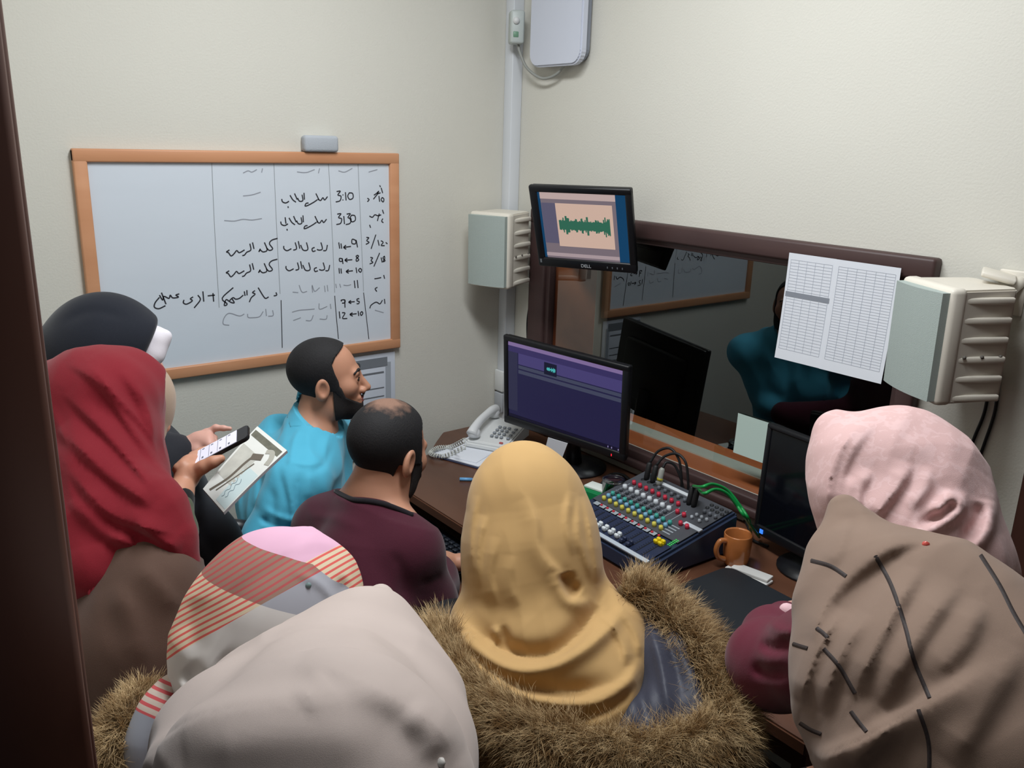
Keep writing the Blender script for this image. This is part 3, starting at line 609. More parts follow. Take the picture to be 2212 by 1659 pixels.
for i in (0,1):
    o=fy if i==0 else fy.copy()
    if i: COL.objects.link(o); o.parent=mx_
    o.matrix_local=Matrix.Translation(Vector(onp(.131+.016*i,-.084)))@Rt
b=MB()
for i in range(2):
    for j in range(6): plate(b,.157+.007*i,.161+.007*i,-.075+.006*j,-.0725+.006*j,.001,.002)
local(b,'level_lights',mat('green_led',(20,90,40),.4,emit=(70,220,90),estr=.8),mx_)
SKM=mat('socket_black',(30,32,36),.5)
for i in range(4):
    for j in range(2): local(MB().lathe([(.0,.0),(.006,0),(.006,.003),(.003,.003),(.003,.001),(0,.001)],onp(.112+.018*i,.125+.018*j,.001),12,Rt),'jack_socket',SKM,mx_)
for i in range(8): local(MB().lathe([(0,0),(.007,0),(.007,.002),(.004,.002),(0,.001)],onp(ch[i],.118,.001),12,Rt),'line_socket',SKM,mx_)
# plugs and leads on the console
W=lambda x,y,z_: tuple(MX@Vector((x,y,z_)))
def plug(name,x,y,cable_pts,m,mb,label,group,ring=None):
    p0=W(x,y,tz(y)); p1=W(x,y+.012,tz(y)+.055)
    r=root(name,p0,label,'cable',group)
    MB().tube([p0,W(x,y+.002,tz(y)+.010),W(x,y+.010,tz(y)+.050),p1],[.007,.0085,.0085,.005],12).build('plug',mb,r)
    MB().tube(spl([p1]+cable_pts,8),.0042,8).build('lead',m,r)
    if ring: MB().tube([W(x,y+.003,tz(y)+.016),W(x,y+.005,tz(y)+.024)],.0092,12).build('marker_ring',ring,r)
BP=mat('black_rubber',(22,22,24),.55); GP=mat('green_rubber',(16,140,66),.4); CLR=mat('clear_plug',(150,152,146),.3)
gA='black microphone leads at the back of the mixer'
for k,x in enumerate((-.133,-.106)):
    y=.124
    plug('microphone_cable',x,y,[W(x+.012,y+.03,.205-.008*k),W(x+.045,y+.045,.222-.008*k),W(x+.078,y+.050,.198),W(x+.092,y+.052,.15),W(x+.098,y+.054,.09),W(x+.10,y+.055,.012)],BP,BP,'black microphone lead arching out of the mixer, '+('the leftmost plug' if k==0 else 'beside the clear plug'),gA)
plug('microphone_cable',-.080,.124,[W(-.078,.150,.185),W(-.06,.172,.17),W(-.03,.182,.10),W(-.02,.182,.012)],BP,CLR,'microphone lead with a clear plug and yellow ring at the back of the mixer',None,mat('yellow_ring',(170,160,50),.5))
e1=tuple(pz(1622,1150,DZ+.012)); e2=tuple(pz(1640,1160,DZ+.012))
for k,x in enumerate((.060,.078)):
    y=.105
    q=[at(a,b_,c_) for a,b_,c_ in (((1515,1052,2.10),(1540,1046,2.13),(1572,1060,2.16),(1600,1095,2.16),(1618,1125,2.17)) if k==0 else ((1520,1066,2.08),(1545,1057,2.11),(1570,1066,2.13),(1592,1092,2.14),(1612,1122,2.15)))]
    plug('green_cable',x,y,[tuple(a) for a in q]+[e1 if k==0 else e2],GP,BP,('upper' if k==0 else 'lower')+' of the two green leads arching from the mixer towards the dark monitor','green leads from the mixer')
cable('black_cable',[tuple(pz(1600,1110,DZ+.006)),tuple(pz(1615,1135,DZ+.006)),tuple(pz(1625,1165,DZ+.006)),tuple(pz(1660,1180,DZ+.006))],.004,BP,'thin black cord on the desk just left of the dark monitor')
cable('black_cable',[tuple(pz(1300,1045,DZ+.006)),tuple(pz(1318,1026,DZ+.008)),tuple(pz(1345,1026,DZ+.006)),tuple(pz(1368,1045,DZ+.006))],.006,BP,'black cord curled on the desk behind the glass mug')
so=root('wall_socket',(-.035,-.052,.80),'white socket plate low on the corner trunking behind the telephone','socket')
MB().box((-.056,-.030,.915),(.012,.052,.085),None,.003).build('plate',WPL,so); MB().box((-.056,-.030,.825),(.012,.05,.08),None,.003).build('cover',mat('socket_cover',(176,180,186),.5),so)
# ceiling lamp that lights the room
r=root('ceiling_lamp',(-1.08,-1.40,2.90),'long white fluorescent ceiling lamp above the desk, out of the frame','lamp')
MB().box((-1.08,-1.40,2.95),(.34,1.3,.09),None,.01).build('housing',WPL,r)
# ================================================================ people: rounded volumes meshed as one surface
def ellip(p,c,r,R=None):
    q=p-c
    if R is not None: q=q@R            # R columns = local axes
    k0=np.linalg.norm(q/r,axis=1); k1=np.linalg.norm(q/(np.array(r)**2),axis=1)
    return k0*(k0-1)/np.maximum(k1,1e-9)
def rcone(p,a,b,ra,rb):
    ab=b-a; L=ab@ab; t=np.clip(((p-a)@ab)/max(L,1e-12),0,1)
    return np.linalg.norm(p-a-t[:,None]*ab,axis=1)-(ra+(rb-ra)*t)
def smin(a,b,k):
    if k<=0: return np.minimum(a,b)
    h=np.maximum(k-np.abs(a-b),0)/k; return np.minimum(a,b)-h*h*k*.25
def vnoise(q,seed=0):
    i=np.floor(q).astype(np.int64); f=q-i; f=f*f*(3-2*f); r=0
    for dx in(0,1):
        for dy in(0,1):
            for dz in(0,1):
                h=((i[:,0]+dx)*374761393+(i[:,1]+dy)*668265263+(i[:,2]+dz)*1274126177+seed*974711)&0xffffffff
                h=((h^(h>>13))*1274126177)&0xffffffff; h=(h^(h>>16))&0xffff
                r=r+h/65535.*(f[:,0] if dx else 1-f[:,0])*(f[:,1] if dy else 1-f[:,1])*(f[:,2] if dz else 1-f[:,2])
    return r
def wrinkles(along,fa,fc,amp,seed=1):    # soft random drapery running in one direction (vectors in picture right/down/away)
    t=along[0]*RC[0]+along[1]*RC[1]+(along[2] if len(along)>2 else 0)*RC[2]; t=t/np.linalg.norm(t); c=np.cross(t,RC[2]); c/=np.linalg.norm(c); n=np.cross(t,c)
    def f(p):
        q=np.stack([p@t*fa,p@c*fc,p@n*fc*.5],1); w=vnoise(q*.5,seed+7)*1.6; q[:,1]+=w
        a=1-np.abs(2*vnoise(q,seed)-1); b=vnoise(q*2.1,seed+3)
        return amp*((a-.5)+.45*(b-.5))
    return f
def dpoly(p,P,wl=None,wr=None):      # distance to a crease, and how far along it (0..1)
    d=np.full(len(p),1e9); s_=np.zeros(len(p)); u_=np.zeros(len(p)); n=len(P)-1
    for i,(a,b) in enumerate(zip(P[:-1],P[1:])):
        ab=b-a; t=np.clip(((p-a)@ab)/max(ab@ab,1e-12),0,1); e=np.linalg.norm(p-a-t[:,None]*ab,axis=1); m=e<d; d=np.where(m,e,d); u_=np.where(m,(i+t)/n,u_)
        if wl is not None:
            aw=(a+b)/2-CAM; r=np.cross(aw/np.linalg.norm(aw),ab); s_=np.where(m,(p-a)@r,s_)
    if wl is not None: d=d/np.where(s_>0,wr,wl)
    return d,np.minimum(1,np.minimum(u_,1-u_)*4.0+.08)
class Vol:
    def __init__(s,k=.03): s.k=k; s.pr=[]; s.sub=[]; s.fo=[]; s.lim=[]; s.nz=None; s.un=[]
    def ball(s,c,r,k=None): s.pr.append(('e',np.array(c,float),np.array([r,r,r],float) if np.isscalar(r) else np.array(r,float),None,k)); return s
    def ell(s,c,r,R=None,k=None): s.pr.append(('e',np.array(c,float),np.array(r,float),R,k)); return s
    def chain(s,pts,k=None):      # [(point, radius), ...]
        for (a,ra),(b,rb) in zip(pts[:-1],pts[1:]): s.pr.append(('c',np.array(a,float),np.array(b,float),(ra,rb),k))
        return s
    def pchain(s,q,k=None):       # [(x,y,distance,radius_in_photo_pixels), ...]
        return s.chain([(at(x,y,d),r*d/F) for x,y,d,r in q],k)
    def cut(s,f,k=.006): s.sub.append((f,k)); return s       # carve away where f<0
    def clip(s,f,k=.004): s.lim.append((f,k)); return s      # keep only f<0
    def base(s,p):
        d=None
        for q in s.pr:
            if q[0]=='e': e=ellip(p,q[1],q[2],q[3]); k=q[4]
            else: e=rcone(p,q[1],q[2],*q[3]); k=q[4]
            k=s.k if k is None else k
            d=e if d is None else smin(d,e,k)
        for f,k in s.un: d=smin(d,f(p),k)
        return d
    def over(s,f,k=.012): s.un.append((f,k)); return s       # also wrap this shape
    def __call__(s,p):
        d=s.base(p)
        for P,a,w,lo,hi in s.fo:
            m=np.where(((p>lo)&(p<hi)).all(1)&(np.abs(d)<.06))[0]
            if len(m):
                vd=P.mean(0)-CAM; vd/=np.linalg.norm(vd); fl=lambda x: x-.72*(x@vd)[:,None]*vd
                wl,wr=(w,w) if np.isscalar(w) else np.maximum(w,.0058)
                e,tp=dpoly(fl(p[m]),fl(P),wl,wr); d[m]-=a*tp*np.exp(-e**2)
        if s.nz is not None:
            m=np.where(np.abs(d)<.03)[0]; d[m]-=s.nz(p[m])
        for f,k in s.sub: d=-smin(-d,f(p),k)
        for f,k in s.lim: d=-smin(-d,-f(p),k)
        return d
    def hit(s,x,y):               # first surface point along the line of sight through a photo pixel
        r=ray(x,y); r=r/np.linalg.norm(r); t=.25; best=(1e9,None)
        for _ in range(140):
            p=CAM+r*t; d=float(s.base(p[None])[0])
            if abs(d)<best[0]: best=(abs(d),p)
            if d<.0008: return p
            t+=max(d*.8,.0008)
            if t>6: break
        return best[1]
    def fold(s,pix,a,w):          # raised (a>0) or sunken (a<0) crease following the cloth
        P=np.array(spl([s.hit(*q) for q in pix],4)) if len(pix)>2 else np.array([s.hit(*q) for q in pix])
        return s.fold3(P,a,w)
    def fold3(s,P,a,w):
        P=np.array(P,float); s.fo.append((P,a,w,P.min(0)-3*np.max(w),P.max(0)+3*np.max(w))); return s
    def bounds(s):
        lo=np.full(3,1e9);hi=-lo
        for q in s.pr:
            if q[0]=='e': r=np.max(q[2]); lo=np.minimum(lo,q[1]-r);hi=np.maximum(hi,q[1]+r)
            else:
                for c,r in((q[1],q[3][0]),(q[2],q[3][1])): lo=np.minimum(lo,c-r);hi=np.maximum(hi,c+r)
        g=.10 if s.un else .03
        return lo-g,hi+g
def nets(f,lo,hi,h,B=8):
    n=(np.ceil((hi-lo)/h/B).astype(int)+1)*B; nx,ny,nz=n
    g=np.empty((nx,ny,nz),np.float32); nb=n//B
    bi=np.stack(np.meshgrid(*[np.arange(k) for k in nb],indexing='ij'),-1).reshape(-1,3)
    bc=lo+(bi*B+(B-1)/2)*h; dv=np.concatenate([f(c) for c in np.array_split(bc,max(1,len(bc)//60000))])
    act=np.abs(dv)<h*B*.87*1.35+.022
    g5=g.reshape(nb[0],B,nb[1],B,nb[2],B)
    sg=np.where(dv>0,1.,-1.).reshape(nb); g5[:]=sg[:,None,:,None,:,None]
    off=np.stack(np.meshgrid(*[np.arange(B)]*3,indexing='ij'),-1).reshape(-1,3)
    ai=bi[act]
    for part in np.array_split(np.arange(len(ai)),max(1,len(ai)//150)):
        if not len(part): continue
        pts=(lo+((ai[part]*B)[:,None,:]+off[None])*h).reshape(-1,3)
        val=f(pts).reshape(len(part),B,B,B)
        for q,i in enumerate(part): a=ai[i]; g5[a[0],:,a[1],:,a[2],:]=val[q]
    s=g<0
    c=[s[i:nx-1+i,j:ny-1+j,k:nz-1+k] for i in(0,1) for j in(0,1) for k in(0,1)]
    al=c[0].copy();an=c[0].copy()
    for q in c[1:]: al&=q; an|=q
    mix=an&~al; idx=np.argwhere(mix); vid=np.full(mix.shape,-1,np.int64); vid[mix]=np.arange(len(idx))
    acc=np.zeros((len(idx),3));cn=np.zeros(len(idx))
    co_=[(i,j,k) for i in(0,1) for j in(0,1) for k in(0,1)]
    for a in co_:
        for ax in range(3):
            if a[ax]: continue
            b=list(a);b[ax]=1
            va=g[idx[:,0]+a[0],idx[:,1]+a[1],idx[:,2]+a[2]]; vb=g[idx[:,0]+b[0],idx[:,1]+b[1],idx[:,2]+b[2]]
            m=(va<0)!=(vb<0); t=np.where(m,va/np.where(m,va-vb,1),0)
            pos=np.array(a,float)[None].repeat(len(idx),0); pos[:,ax]+=t
            acc+=pos*m[:,None]; cn+=m
    V=lo+(idx+acc/np.maximum(cn,1)[:,None])*h
    for _ in range(2):
        e=h*.3; d0=f(V); gr=np.stack([f(V+np.eye(3)[i]*e)-d0 for i in range(3)],1)/e
        g2=(gr**2).sum(1); st=gr*(d0/np.maximum(g2,.15))[:,None]; ln=np.linalg.norm(st,axis=1); st*=np.minimum(1,h*.5/np.maximum(ln,1e-9))[:,None]; V=V-st
    Fc=[]
    for ax in range(3):
        u_,v_=[(1,2),(2,0),(0,1)][ax]
        sl=[slice(0,None)]*3; a=s; 
        s0=np.take(s,range(0,s.shape[ax]-1),ax); s1=np.take(s,range(1,s.shape[ax]),ax)
        ed=np.argwhere(s0!=s1)
        ed=ed[(ed[:,u_]>0)&(ed[:,v_]>0)&(ed[:,u_]<s.shape[u_]-1)&(ed[:,v_]<s.shape[v_]-1)]
        ins=s[ed[:,0],ed[:,1],ed[:,2]]
        q=[]
        for du,dv_ in((1,1),(0,1),(0,0),(1,0)):
            e=ed.copy(); e[:,u_]-=du; e[:,v_]-=dv_; q.append(vid[e[:,0],e[:,1],e[:,2]])
        q=np.stack(q,1); q[~ins]=q[~ins][:,::-1]; q=q[(q>=0).all(1)]; Fc.append(q)
    return V,np.concatenate(Fc)
def vmesh(name,f,h,m,parent=None,bounds=None,origin=None):
    lo,hi=bounds if bounds is not None else f.bounds()
    V,Q=nets(f,np.array(lo,float),np.array(hi,float),h)
    if parent is not None: off=np.array(INV[parent.name].to_translation()); V=V+off
    else:
        if origin is None: origin=(V.min(0)+V.max(0))/2; origin[2]=V[:,2].min()
        V=V-np.array(origin)
    me=bpy.data.meshes.new(name); me.vertices.add(len(V)); me.vertices.foreach_set('co',V.astype(np.float32).ravel())
    me.loops.add(Q.size); me.loops.foreach_set('vertex_index',Q.astype(np.int32).ravel())
    me.polygons.add(len(Q)); me.polygons.foreach_set('loop_start',np.arange(0,Q.size,4,dtype=np.int32)); me.polygons.foreach_set('use_smooth',np.ones(len(Q),bool))
    me.update(calc_edges=True); me.validate(); me.materials.append(m)
    o=bpy.data.objects.new(name,me); COL.objects.link(o)
    if parent is not None: o.parent=parent; INV[o.name]=INV[parent.name]
    else: o.location=origin; INV[o.name]=Matrix.Translation(-Vector(origin))
    return o
def frame(fwd,up=(0,0,1)):
    y=np.array(fwd,float); y/=np.linalg.norm(y); x=np.cross(y,up); x/=np.linalg.norm(x); z=np.cross(x,y); return np.stack([x,y,z],1)
SKIN=mat('skin_warm',(190,138,112),.5,noise=.06,nscale=30,sub=.08); SKINP=mat('skin_pink',(206,158,144),.5,noise=.05,nscale=30,sub=.08)
HAIR=mat('black_hair',(23,22,25),.75,noise=.5,nscale=220,bump=.5,bscale=520,stretch=(1,1,.35))
class Head:
    # head drawn in its own frame: x right, y forward, z up, origin between the ears
    def __init__(s,c,fwd,up=(0,0,1),sc=1.0,beard=False): s.c=np.array(c,float); s.R=frame(fwd,up); s.sc=sc
    def W(s,*l): return s.c+s.R@(np.array(l)*s.sc)
    def L(s,p): return ((p-s.c)@s.R)/s.sc
    def skull(s,q):
        d=ellip(q,np.array([0,-.010,.040]),np.array([.074,.096,.084]))
        d=smin(d,ellip(q,np.array([0,.028,-.028]),np.array([.060,.066,.080])),.04)
        d=smin(d,ellip(q,np.array([0,.066,-.088]),np.array([.026,.024,.022])),.035)
        for x in(-1,1):
            d=smin(d,ellip(q,np.array([x*.044,.058,-.012]),np.array([.022,.024,.022])),.025)
            d=smin(d,ellip(q,np.array([x*.050,.012,-.070]),np.array([.016,.03,.03])),.03)
        return d
    def face(s,q):
        d=s.skull(q)
        d=smin(d,rcone(q,np.array([-.034,.084,.026]),np.array([.034,.084,.026]),.010,.010),.018)
        for x in(-1,1):
            d=-smin(-d,ellip(q,np.array([x*.031,.104,.008]),np.array([.018,.016,.011])),.014)
            d=smin(d,ellip(q,np.array([x*.031,.080,.006]),np.array([.0135,.0135,.0125])),.004)
        d=smin(d,rcone(q,np.array([0,.090,.016]),np.array([0,.114,-.026]),.008,.0115),.012)
        for x in(-1,1): d=smin(d,ellip(q,np.array([x*.012,.100,-.032]),np.array([.009,.011,.009])),.008)
        d=smin(d,rcone(q,np.array([-.020,.089,-.0525]),np.array([.020,.089,-.0525]),.0065,.0065),.008)
        d=smin(d,rcone(q,np.array([-.016,.089,-.0655]),np.array([.016,.089,-.0655]),.0075,.0075),.008)
        d=-smin(-d,rcone(q,np.array([-.022,.1005,-.0588]),np.array([.022,.1005,-.0588]),.0022,.0022),.003)
        for x in(-1,1):
            e=ellip(q,np.array([x*.078,-.010,-.004]),np.array([.011,.021,.034]),np.array(Matrix.Rotation(x*.25,3,'Z')@Matrix.Rotation(-.15,3,'X')))
            e=-smin(-e,ellip(q,np.array([x*.088,-.006,-.002]),np.array([.009,.012,.020])),.006)
            d=smin(d,e,.006)
        return d
    def __call__(s,p): return s.face(s.L(p))*s.sc
class Body(Vol):
    def __init__(s,head,k=.03): Vol.__init__(s,k); s.head=head
    def base(s,p):
        d=Vol.base(s,p); m=np.where(np.linalg.norm(p-s.head.c,axis=1)<.24)[0]
        if len(m): d[m]=smin(d[m],s.head(p[m]),.02)
        return d
    def bounds(s):
        lo,hi=Vol.bounds(s); return np.minimum(lo,s.head.c-.16),np.maximum(hi,s.head.c+.17)
def hand(v,wrist,palm,kn,fing,thumb,rw=.026,rf=.0082,k=.008):
    # wrist, palm centre, four knuckles, four finger polylines, thumb polyline
    v.chain([(wrist,rw*.9),(palm,rw*.78)],.02)
    for q in kn: v.chain([(palm,rw*.6),(q,.0105)],.014)
    for i,(q,fp) in enumerate(zip(kn,fing)):
        P=[q]+list(fp); rr=[rf*1.1*(1-.16*j) for j in range(len(P))]
        v.chain(list(zip(P,rr)),.004)
    P=list(thumb); v.chain(list(zip(P,[.015,.0115,.010,.0082][:len(P)])),.010)
    return v
def person(name,head,neck,sh,hip,knees,feet,label,skin=SKIN,arms=None,h=.011,hands=None,fine=None):
    b=Body(head,.04)
    nb=np.array(neck,float); b.chain([(head.W(0,-.022,-.05),.052),(nb,.056)],.03)
    side=np.array(sh[0],float)-np.array(sh[1],float)
    mid=(np.array(sh[0],float)+np.array(sh[1],float))/2
    for q in sh: b.chain([(nb,.055),(q,.062)])
    hp=np.array(hip,float); cst=mid*.75+hp*.25; wst=mid*.35+hp*.65
    sd=side/np.linalg.norm(side)
    for s_ in(-1,1): b.chain([(mid+sd*s_*.08,.085),(cst+sd*s_*.07,.10),(wst+sd*s_*.05,.095),(hp+sd*s_*.07,.105)])
    for i,(kn,ft) in enumerate(zip(knees,feet)):
        s_=1 if i==0 else -1
        kn=np.array(kn,float);ft=np.array(ft,float)
        b.chain([(hp+sd*s_*.09,.085),(kn,.055),(ft+np.array([0,0,.07]),.038)])
        fd=(kn-hp)[:2]; fd=fd/max(np.linalg.norm(fd),1e-6)
        b.chain([(ft+np.array([0,0,.045]),.038),(ft+np.array([fd[0]*.15,fd[1]*.15,.028]),.028)])
    for a in (arms or []): b.chain(list(zip([np.array(q,float) for q in a],[.055,.043,.030][:len(a)] if len(a)==3 else [.055,.046,.038,.027])))
    o=vmesh(name,b,h,skin,None,origin=(hp[0],hp[1],0.0))
    return b,o
def join_fine(o,f,h,bounds):   # add a finer patch (face or hand) to the same body mesh
    V,Q=nets(f,np.array(bounds[0]),np.array(bounds[1]),h); V=V+np.array(INV[o.name].to_translation())
    me=o.data; n0=len(me.vertices); bm=bmesh.new(); bm.from_mesh(me)
    vs=[bm.verts.new(v) for v in V]
    for q in Q:
        try: fc=bm.faces.new([vs[i] for i in q]); fc.smooth=True
        except ValueError: pass
    bm.to_mesh(me); bm.free(); me.update()
def fur(name,m,parent,ring,rad,n,ln,seed,flow=.6,up=None,w=.00045):
    # tapered hairs growing out of a padded ring
    rnd=np.random.default_rng(seed); P=np.array(ring,float); seg=np.linalg.norm(np.diff(P,axis=0),axis=1); cum=np.concatenate([[0],np.cumsum(seg)])
    rr=np.interp(np.linspace(0,1,len(P)),np.linspace(0,1,len(rad)),rad) if hasattr(rad,'__len__') else np.full(len(P),rad)
    V=[];Fc=[];TP=[]; mid=P.mean(0)
    cl=rnd.normal(size=(n//14+1,3))
    for i in range(n):
        if i%14==0:
            t0=rnd.random()*cum[-1]; a0=rnd.random()*2*PI; tip=cl[i//14]*.012; L0=ln*(.65+.6*rnd.random())
        t=np.clip(t0+rnd.normal()*.006,0,cum[-1]-1e-6); k=min(np.searchsorted(cum,t,side='right')-1,len(P)-2); f_=(t-cum[k])/max(seg[k],1e-9)
        c=P[k]+(P[k+1]-P[k])*f_; r=rr[k]+(rr[min(k+1,len(rr)-1)]-rr[k])*f_; T=(P[k+1]-P[k])/max(seg[k],1e-9)
        A=np.cross(T,[.13,.2,.97]); A/=np.linalg.norm(A); Bn=np.cross(T,A); an=a0+rnd.normal()*.18
        N=A*math.cos(an)+Bn*math.sin(an); base=c+N*r*.92
        ou=base-mid; ou/=np.linalg.norm(ou); d1=N*.62+ou*.55+T*flow*(.3+.4*rnd.random())+tip*14+rnd.normal(size=3)*.18; d1/=np.linalg.norm(d1)
        L=L0*(.7+.5*rnd.random()); d2=d1+ou*.35+np.array([0,0,-.25])+T*flow*.5+tip*42+rnd.normal(size=3)*.16; d2/=np.linalg.norm(d2)
        pts=[base,base+d1*L*.45,base+d1*L*.45+d2*L*.35,base+d1*L*.45+d2*L*.35+(d2+rnd.normal(size=3)*.1+np.array([0,0,-.15]))*L*.28]
        S=np.cross(d1,rnd.normal(size=3)); S/=np.linalg.norm(S); S2=np.cross(d1,S)
        b0=len(V)
        for p,ww in zip(pts[:3],(w,w*.85,w*.5)):
            for q in(0,1,2): a=2*PI*q/3; V.append(p+(S*math.cos(a)+S2*math.sin(a))*ww)
        V.append(pts[3]); TP+=[0.]*3+[.4]*3+[.75]*3+[1.]
        for l in(0,1):
            for q in(0,1,2): Fc.append((b0+l*3+q,b0+l*3+(q+1)%3,b0+l*3+3+(q+1)%3,b0+l*3+3+q))
        for q in(0,1,2): Fc.append((b0+6+q,b0+6+(q+1)%3,b0+9))
    V=np.array(V)+np.array(INV[parent.name].to_translation())
    me=bpy.data.meshes.new(name); me.from_pydata(V.tolist(),[],Fc); me.polygons.foreach_set('use_smooth',np.ones(len(Fc),bool)); me.update(); me.materials.append(m); at_=me.attributes.new('strand','FLOAT','POINT'); at_.data.foreach_set('value',TP)
    # root-to-tip and clump tint come from the strand position
    o=bpy.data.objects.new(name,me); COL.objects.link(o); o.parent=parent; o['kind']='stuff'; return o
def cloth(name,col,rough=.85,bump=.25,bscale=900,noise=.04,nscale=14,sheen=.15):
    return mat(name,col,rough,bump=bump,bscale=bscale,noise=noise,nscale=nscale,sheen=sheen,spec=.25)
# ================================================================ the people
BLACKC=cloth('black_cloth',(24,25,31),.8); NAVYC=cloth('charcoal_navy_lining',(58,60,74),.45,bump=.15,noise=.1,nscale=6)
def below(b,z,off=.008,hands=()):   # body under the clothes, from the neck down, hands left bare
    def f(p):
        d=Vol.base(b,p)-off; d=np.maximum(d,p[:,2]-z)
        for c,r in hands: d=np.maximum(d,r-np.linalg.norm(p-np.array(c),axis=1))
        return d
    return f
def hood_on(v,hd,off=.011,zmin=-.14,open_=(.058,.085,.088),oc=(0,.118,-.03)):
    v.over(lambda p: np.maximum(hd.skull(hd.L(p))*hd.sc-off,(zmin-hd.L(p)[:,2])*hd.sc),.02)
    v.cut(lambda p: ellip(hd.L(p),np.array(oc),np.array(open_))*hd.sc,.008)
def garment(name,f,h,m,who): return vmesh(name,f,h,m,who)
def dress(who,name,top,hip,feet,m,r0=.17,r1=.26,h=.018):
    v=Vol(.06); v.chain([(top,r0),(hip,r0+.03),(((np.array(feet[0])+np.array(feet[1]))/2+np.array([0,0,.16])),r1)])
    v.clip(lambda p: .02-p[:,2]); return vmesh(name,v,h,m,who)
def patch(o,f,h,c,r,cut=.012):
    c=np.array(c,float); V,Q=nets(f,c-r-.01,c+r+.01,h); d=np.linalg.norm(V-c,axis=1); keep=(d[Q]<r).all(1); Q=Q[keep]
    used=np.unique(Q); mp=np.full(len(V),-1); mp[used]=np.arange(len(used)); off=np.array(INV[o.name].to_translation())
    me=o.data; bm=bmesh.new(); bm.from_mesh(me)
    lc=Vector(c+off); kill=[fa for fa in bm.faces if all((v.co-lc).length<r-cut for v in fa.verts)]
    bmesh.ops.delete(bm,geom=kill,context='FACES')
    vs_=[bm.verts.new(v) for v in (V[used]+off)]
    for q in Q:
        fc=bm.faces.new([vs_[mp[i]] for i in q]); fc.smooth=True
    bmesh.ops.remove_doubles(bm,verts=bm.verts[:],dist=.0004)
    bm.to_mesh(me); bm.free(); me.update()
def hairs(head,off,region,who,name='hair',m=HAIR,h=.0032,face=False):
    def f(p):
        q=head.L(p); return np.maximum((head.skull(q))*head.sc-off,region(q)*head.sc)
    c=head.W(0,0,.0); return vmesh(name,f,h,m,who,bounds=(c-.17,c+.17))
def IMG(a,b,c): return RC[0]*a+RC[1]*b+RC[2]*c      # picture right, picture down, away
# ---------------------------------------------------------------- man in the light blue shirt
hd=Head(at(706,823,2.33),np.array([.885,-.466,.05]),sc=.935)
N=at(674,940,2.35); imgR=np.array([.789,-.614,0]); tow=np.array([-.614,-.789,0])
rs=N+tow*.19+np.array([0,0,-.07]); ls=N-tow*.19+np.array([0,0,-.07])
hip=at(600,1300,2.42); hip[2]=.50
b,blue=person('person',hd,N,[rs,ls],hip,[hip+imgR*.42-tow*.1+np.array([0,0,.03]),hip+imgR*.42+tow*.1+np.array([0,0,.03])],[(*(hip+imgR*.45-tow*.1)[:2],0),(*(hip+imgR*.45+tow*.1)[:2],0)],
  None,arms=[[rs,at(585,1165,2.16),at(690,1225,2.18)],[ls,at(690,1100,2.5),at(745,1120,2.5)]])
b_blue=b; patch(blue,b,.0032,hd.c,.17)
tag(blue,'seated bearded man in a light blue shirt seen in profile below the whiteboard','person')
ylz=np.array([-.2,-.02,.015,.04,.065,.085,.108,.14]); yly=np.array([.038,.040,.036,.027,.021,.032,.057,.062])
def hair_region(q):
    a=np.maximum(q[:,1]-np.interp(q[:,2],ylz,yly),-.012-q[:,2]+np.maximum(0,q[:,1]-.02)*-1.2); c=np.maximum(q[:,1]+.032,-.100-q[:,2]); return np.minimum(a,c)
hairs(hd,.006,hair_region,blue)
def beard_region(q):
    zl=np.interp(q[:,1],[.0,.022,.043,.052,.072,.09,.11],[-.01,.02,-.006,-.034,-.052,-.066,-.073]); return np.maximum.reduce([q[:,2]-zl,.018-q[:,1],-.128-q[:,2]])
hairs(hd,.0055,beard_region,blue,'beard',mat('dark_beard',(34,30,30),.85,noise=.3,nscale=250,bump=.5,bscale=500),h=.003)
mb=MB()
for x in(-1,1): mb.tube(spl([hd.W(x*.012,.094,.030),hd.W(x*.030,.093,.036),hd.W(x*.050,.080,.028)],4),[.003,.0045,.0045,.0045,.004,.004,.003,.003,.002],8)
mb.tube([hd.W(-.018,.100,-.046),hd.W(0,.104,-.043),hd.W(.018,.100,-.046)],[.0028,.0035,.0028],8)
mb.build('eyebrows_and_moustache',HAIR,blue)
mb=MB()
for x in(-1,1): mb.lathe([(0,-.002),(.0065,-.001),(.0045,.002),(0,.0028)],hd.W(x*.032,.0915,.0065),12,Matrix([[hd.R[i,0],-hd.R[i,2],hd.R[i,1]] for i in range(3)])).tube([hd.W(x*.022,.092,.010),hd.W(x*.031,.0945,.0125),hd.W(x*.042,.089,.008)],.0016,6)
mb.build('eyes',mat('dark_eye',(20,16,16),.15),blue)
LIP=mat('lip',(150,84,80),.45)
MB().tube(spl([hd.W(-.021,.0905,-.061),hd.W(-.008,.0985,-.055),hd.W(.008,.0985,-.055),hd.W(.021,.0905,-.061)],4),[.001]+[.0032]*11+[.001],8).tube(spl([hd.W(-.019,.0905,-.062),hd.W(0,.0985,-.066),hd.W(.019,.0905,-.062)],4),[.001]+[.004]*7+[.001],8).build('lips',LIP,blue)
BLUEC=cloth('light_blue_cotton',(84,182,214),.75,noise=.03,nscale=9)
v=Vol(.035)
v.pchain([(672,955,2.36,46),(642,1010,2.37,84),(628,1105,2.37,94),(612,1220,2.38,98),(600,1330,2.42,105)])
v.pchain([(650,930,2.42,26),(604,942,2.45,38),(584,1000,2.43,58),(570,1080,2.41,56)],.05); v.pchain([(672,1020,2.25,46),(655,1040,2.2,52),(615,1095,2.17,52),(578,1165,2.15,47)]); v.pchain([(578,1165,2.15,47),(640,1215,2.13,42),(700,1230,2.18,36)])
v.pchain([(672,965,2.52,46),(692,1060,2.5,44),(745,1115,2.5,34)]); v.pchain([(690,985,2.36,46),(690,1050,2.36,46)])
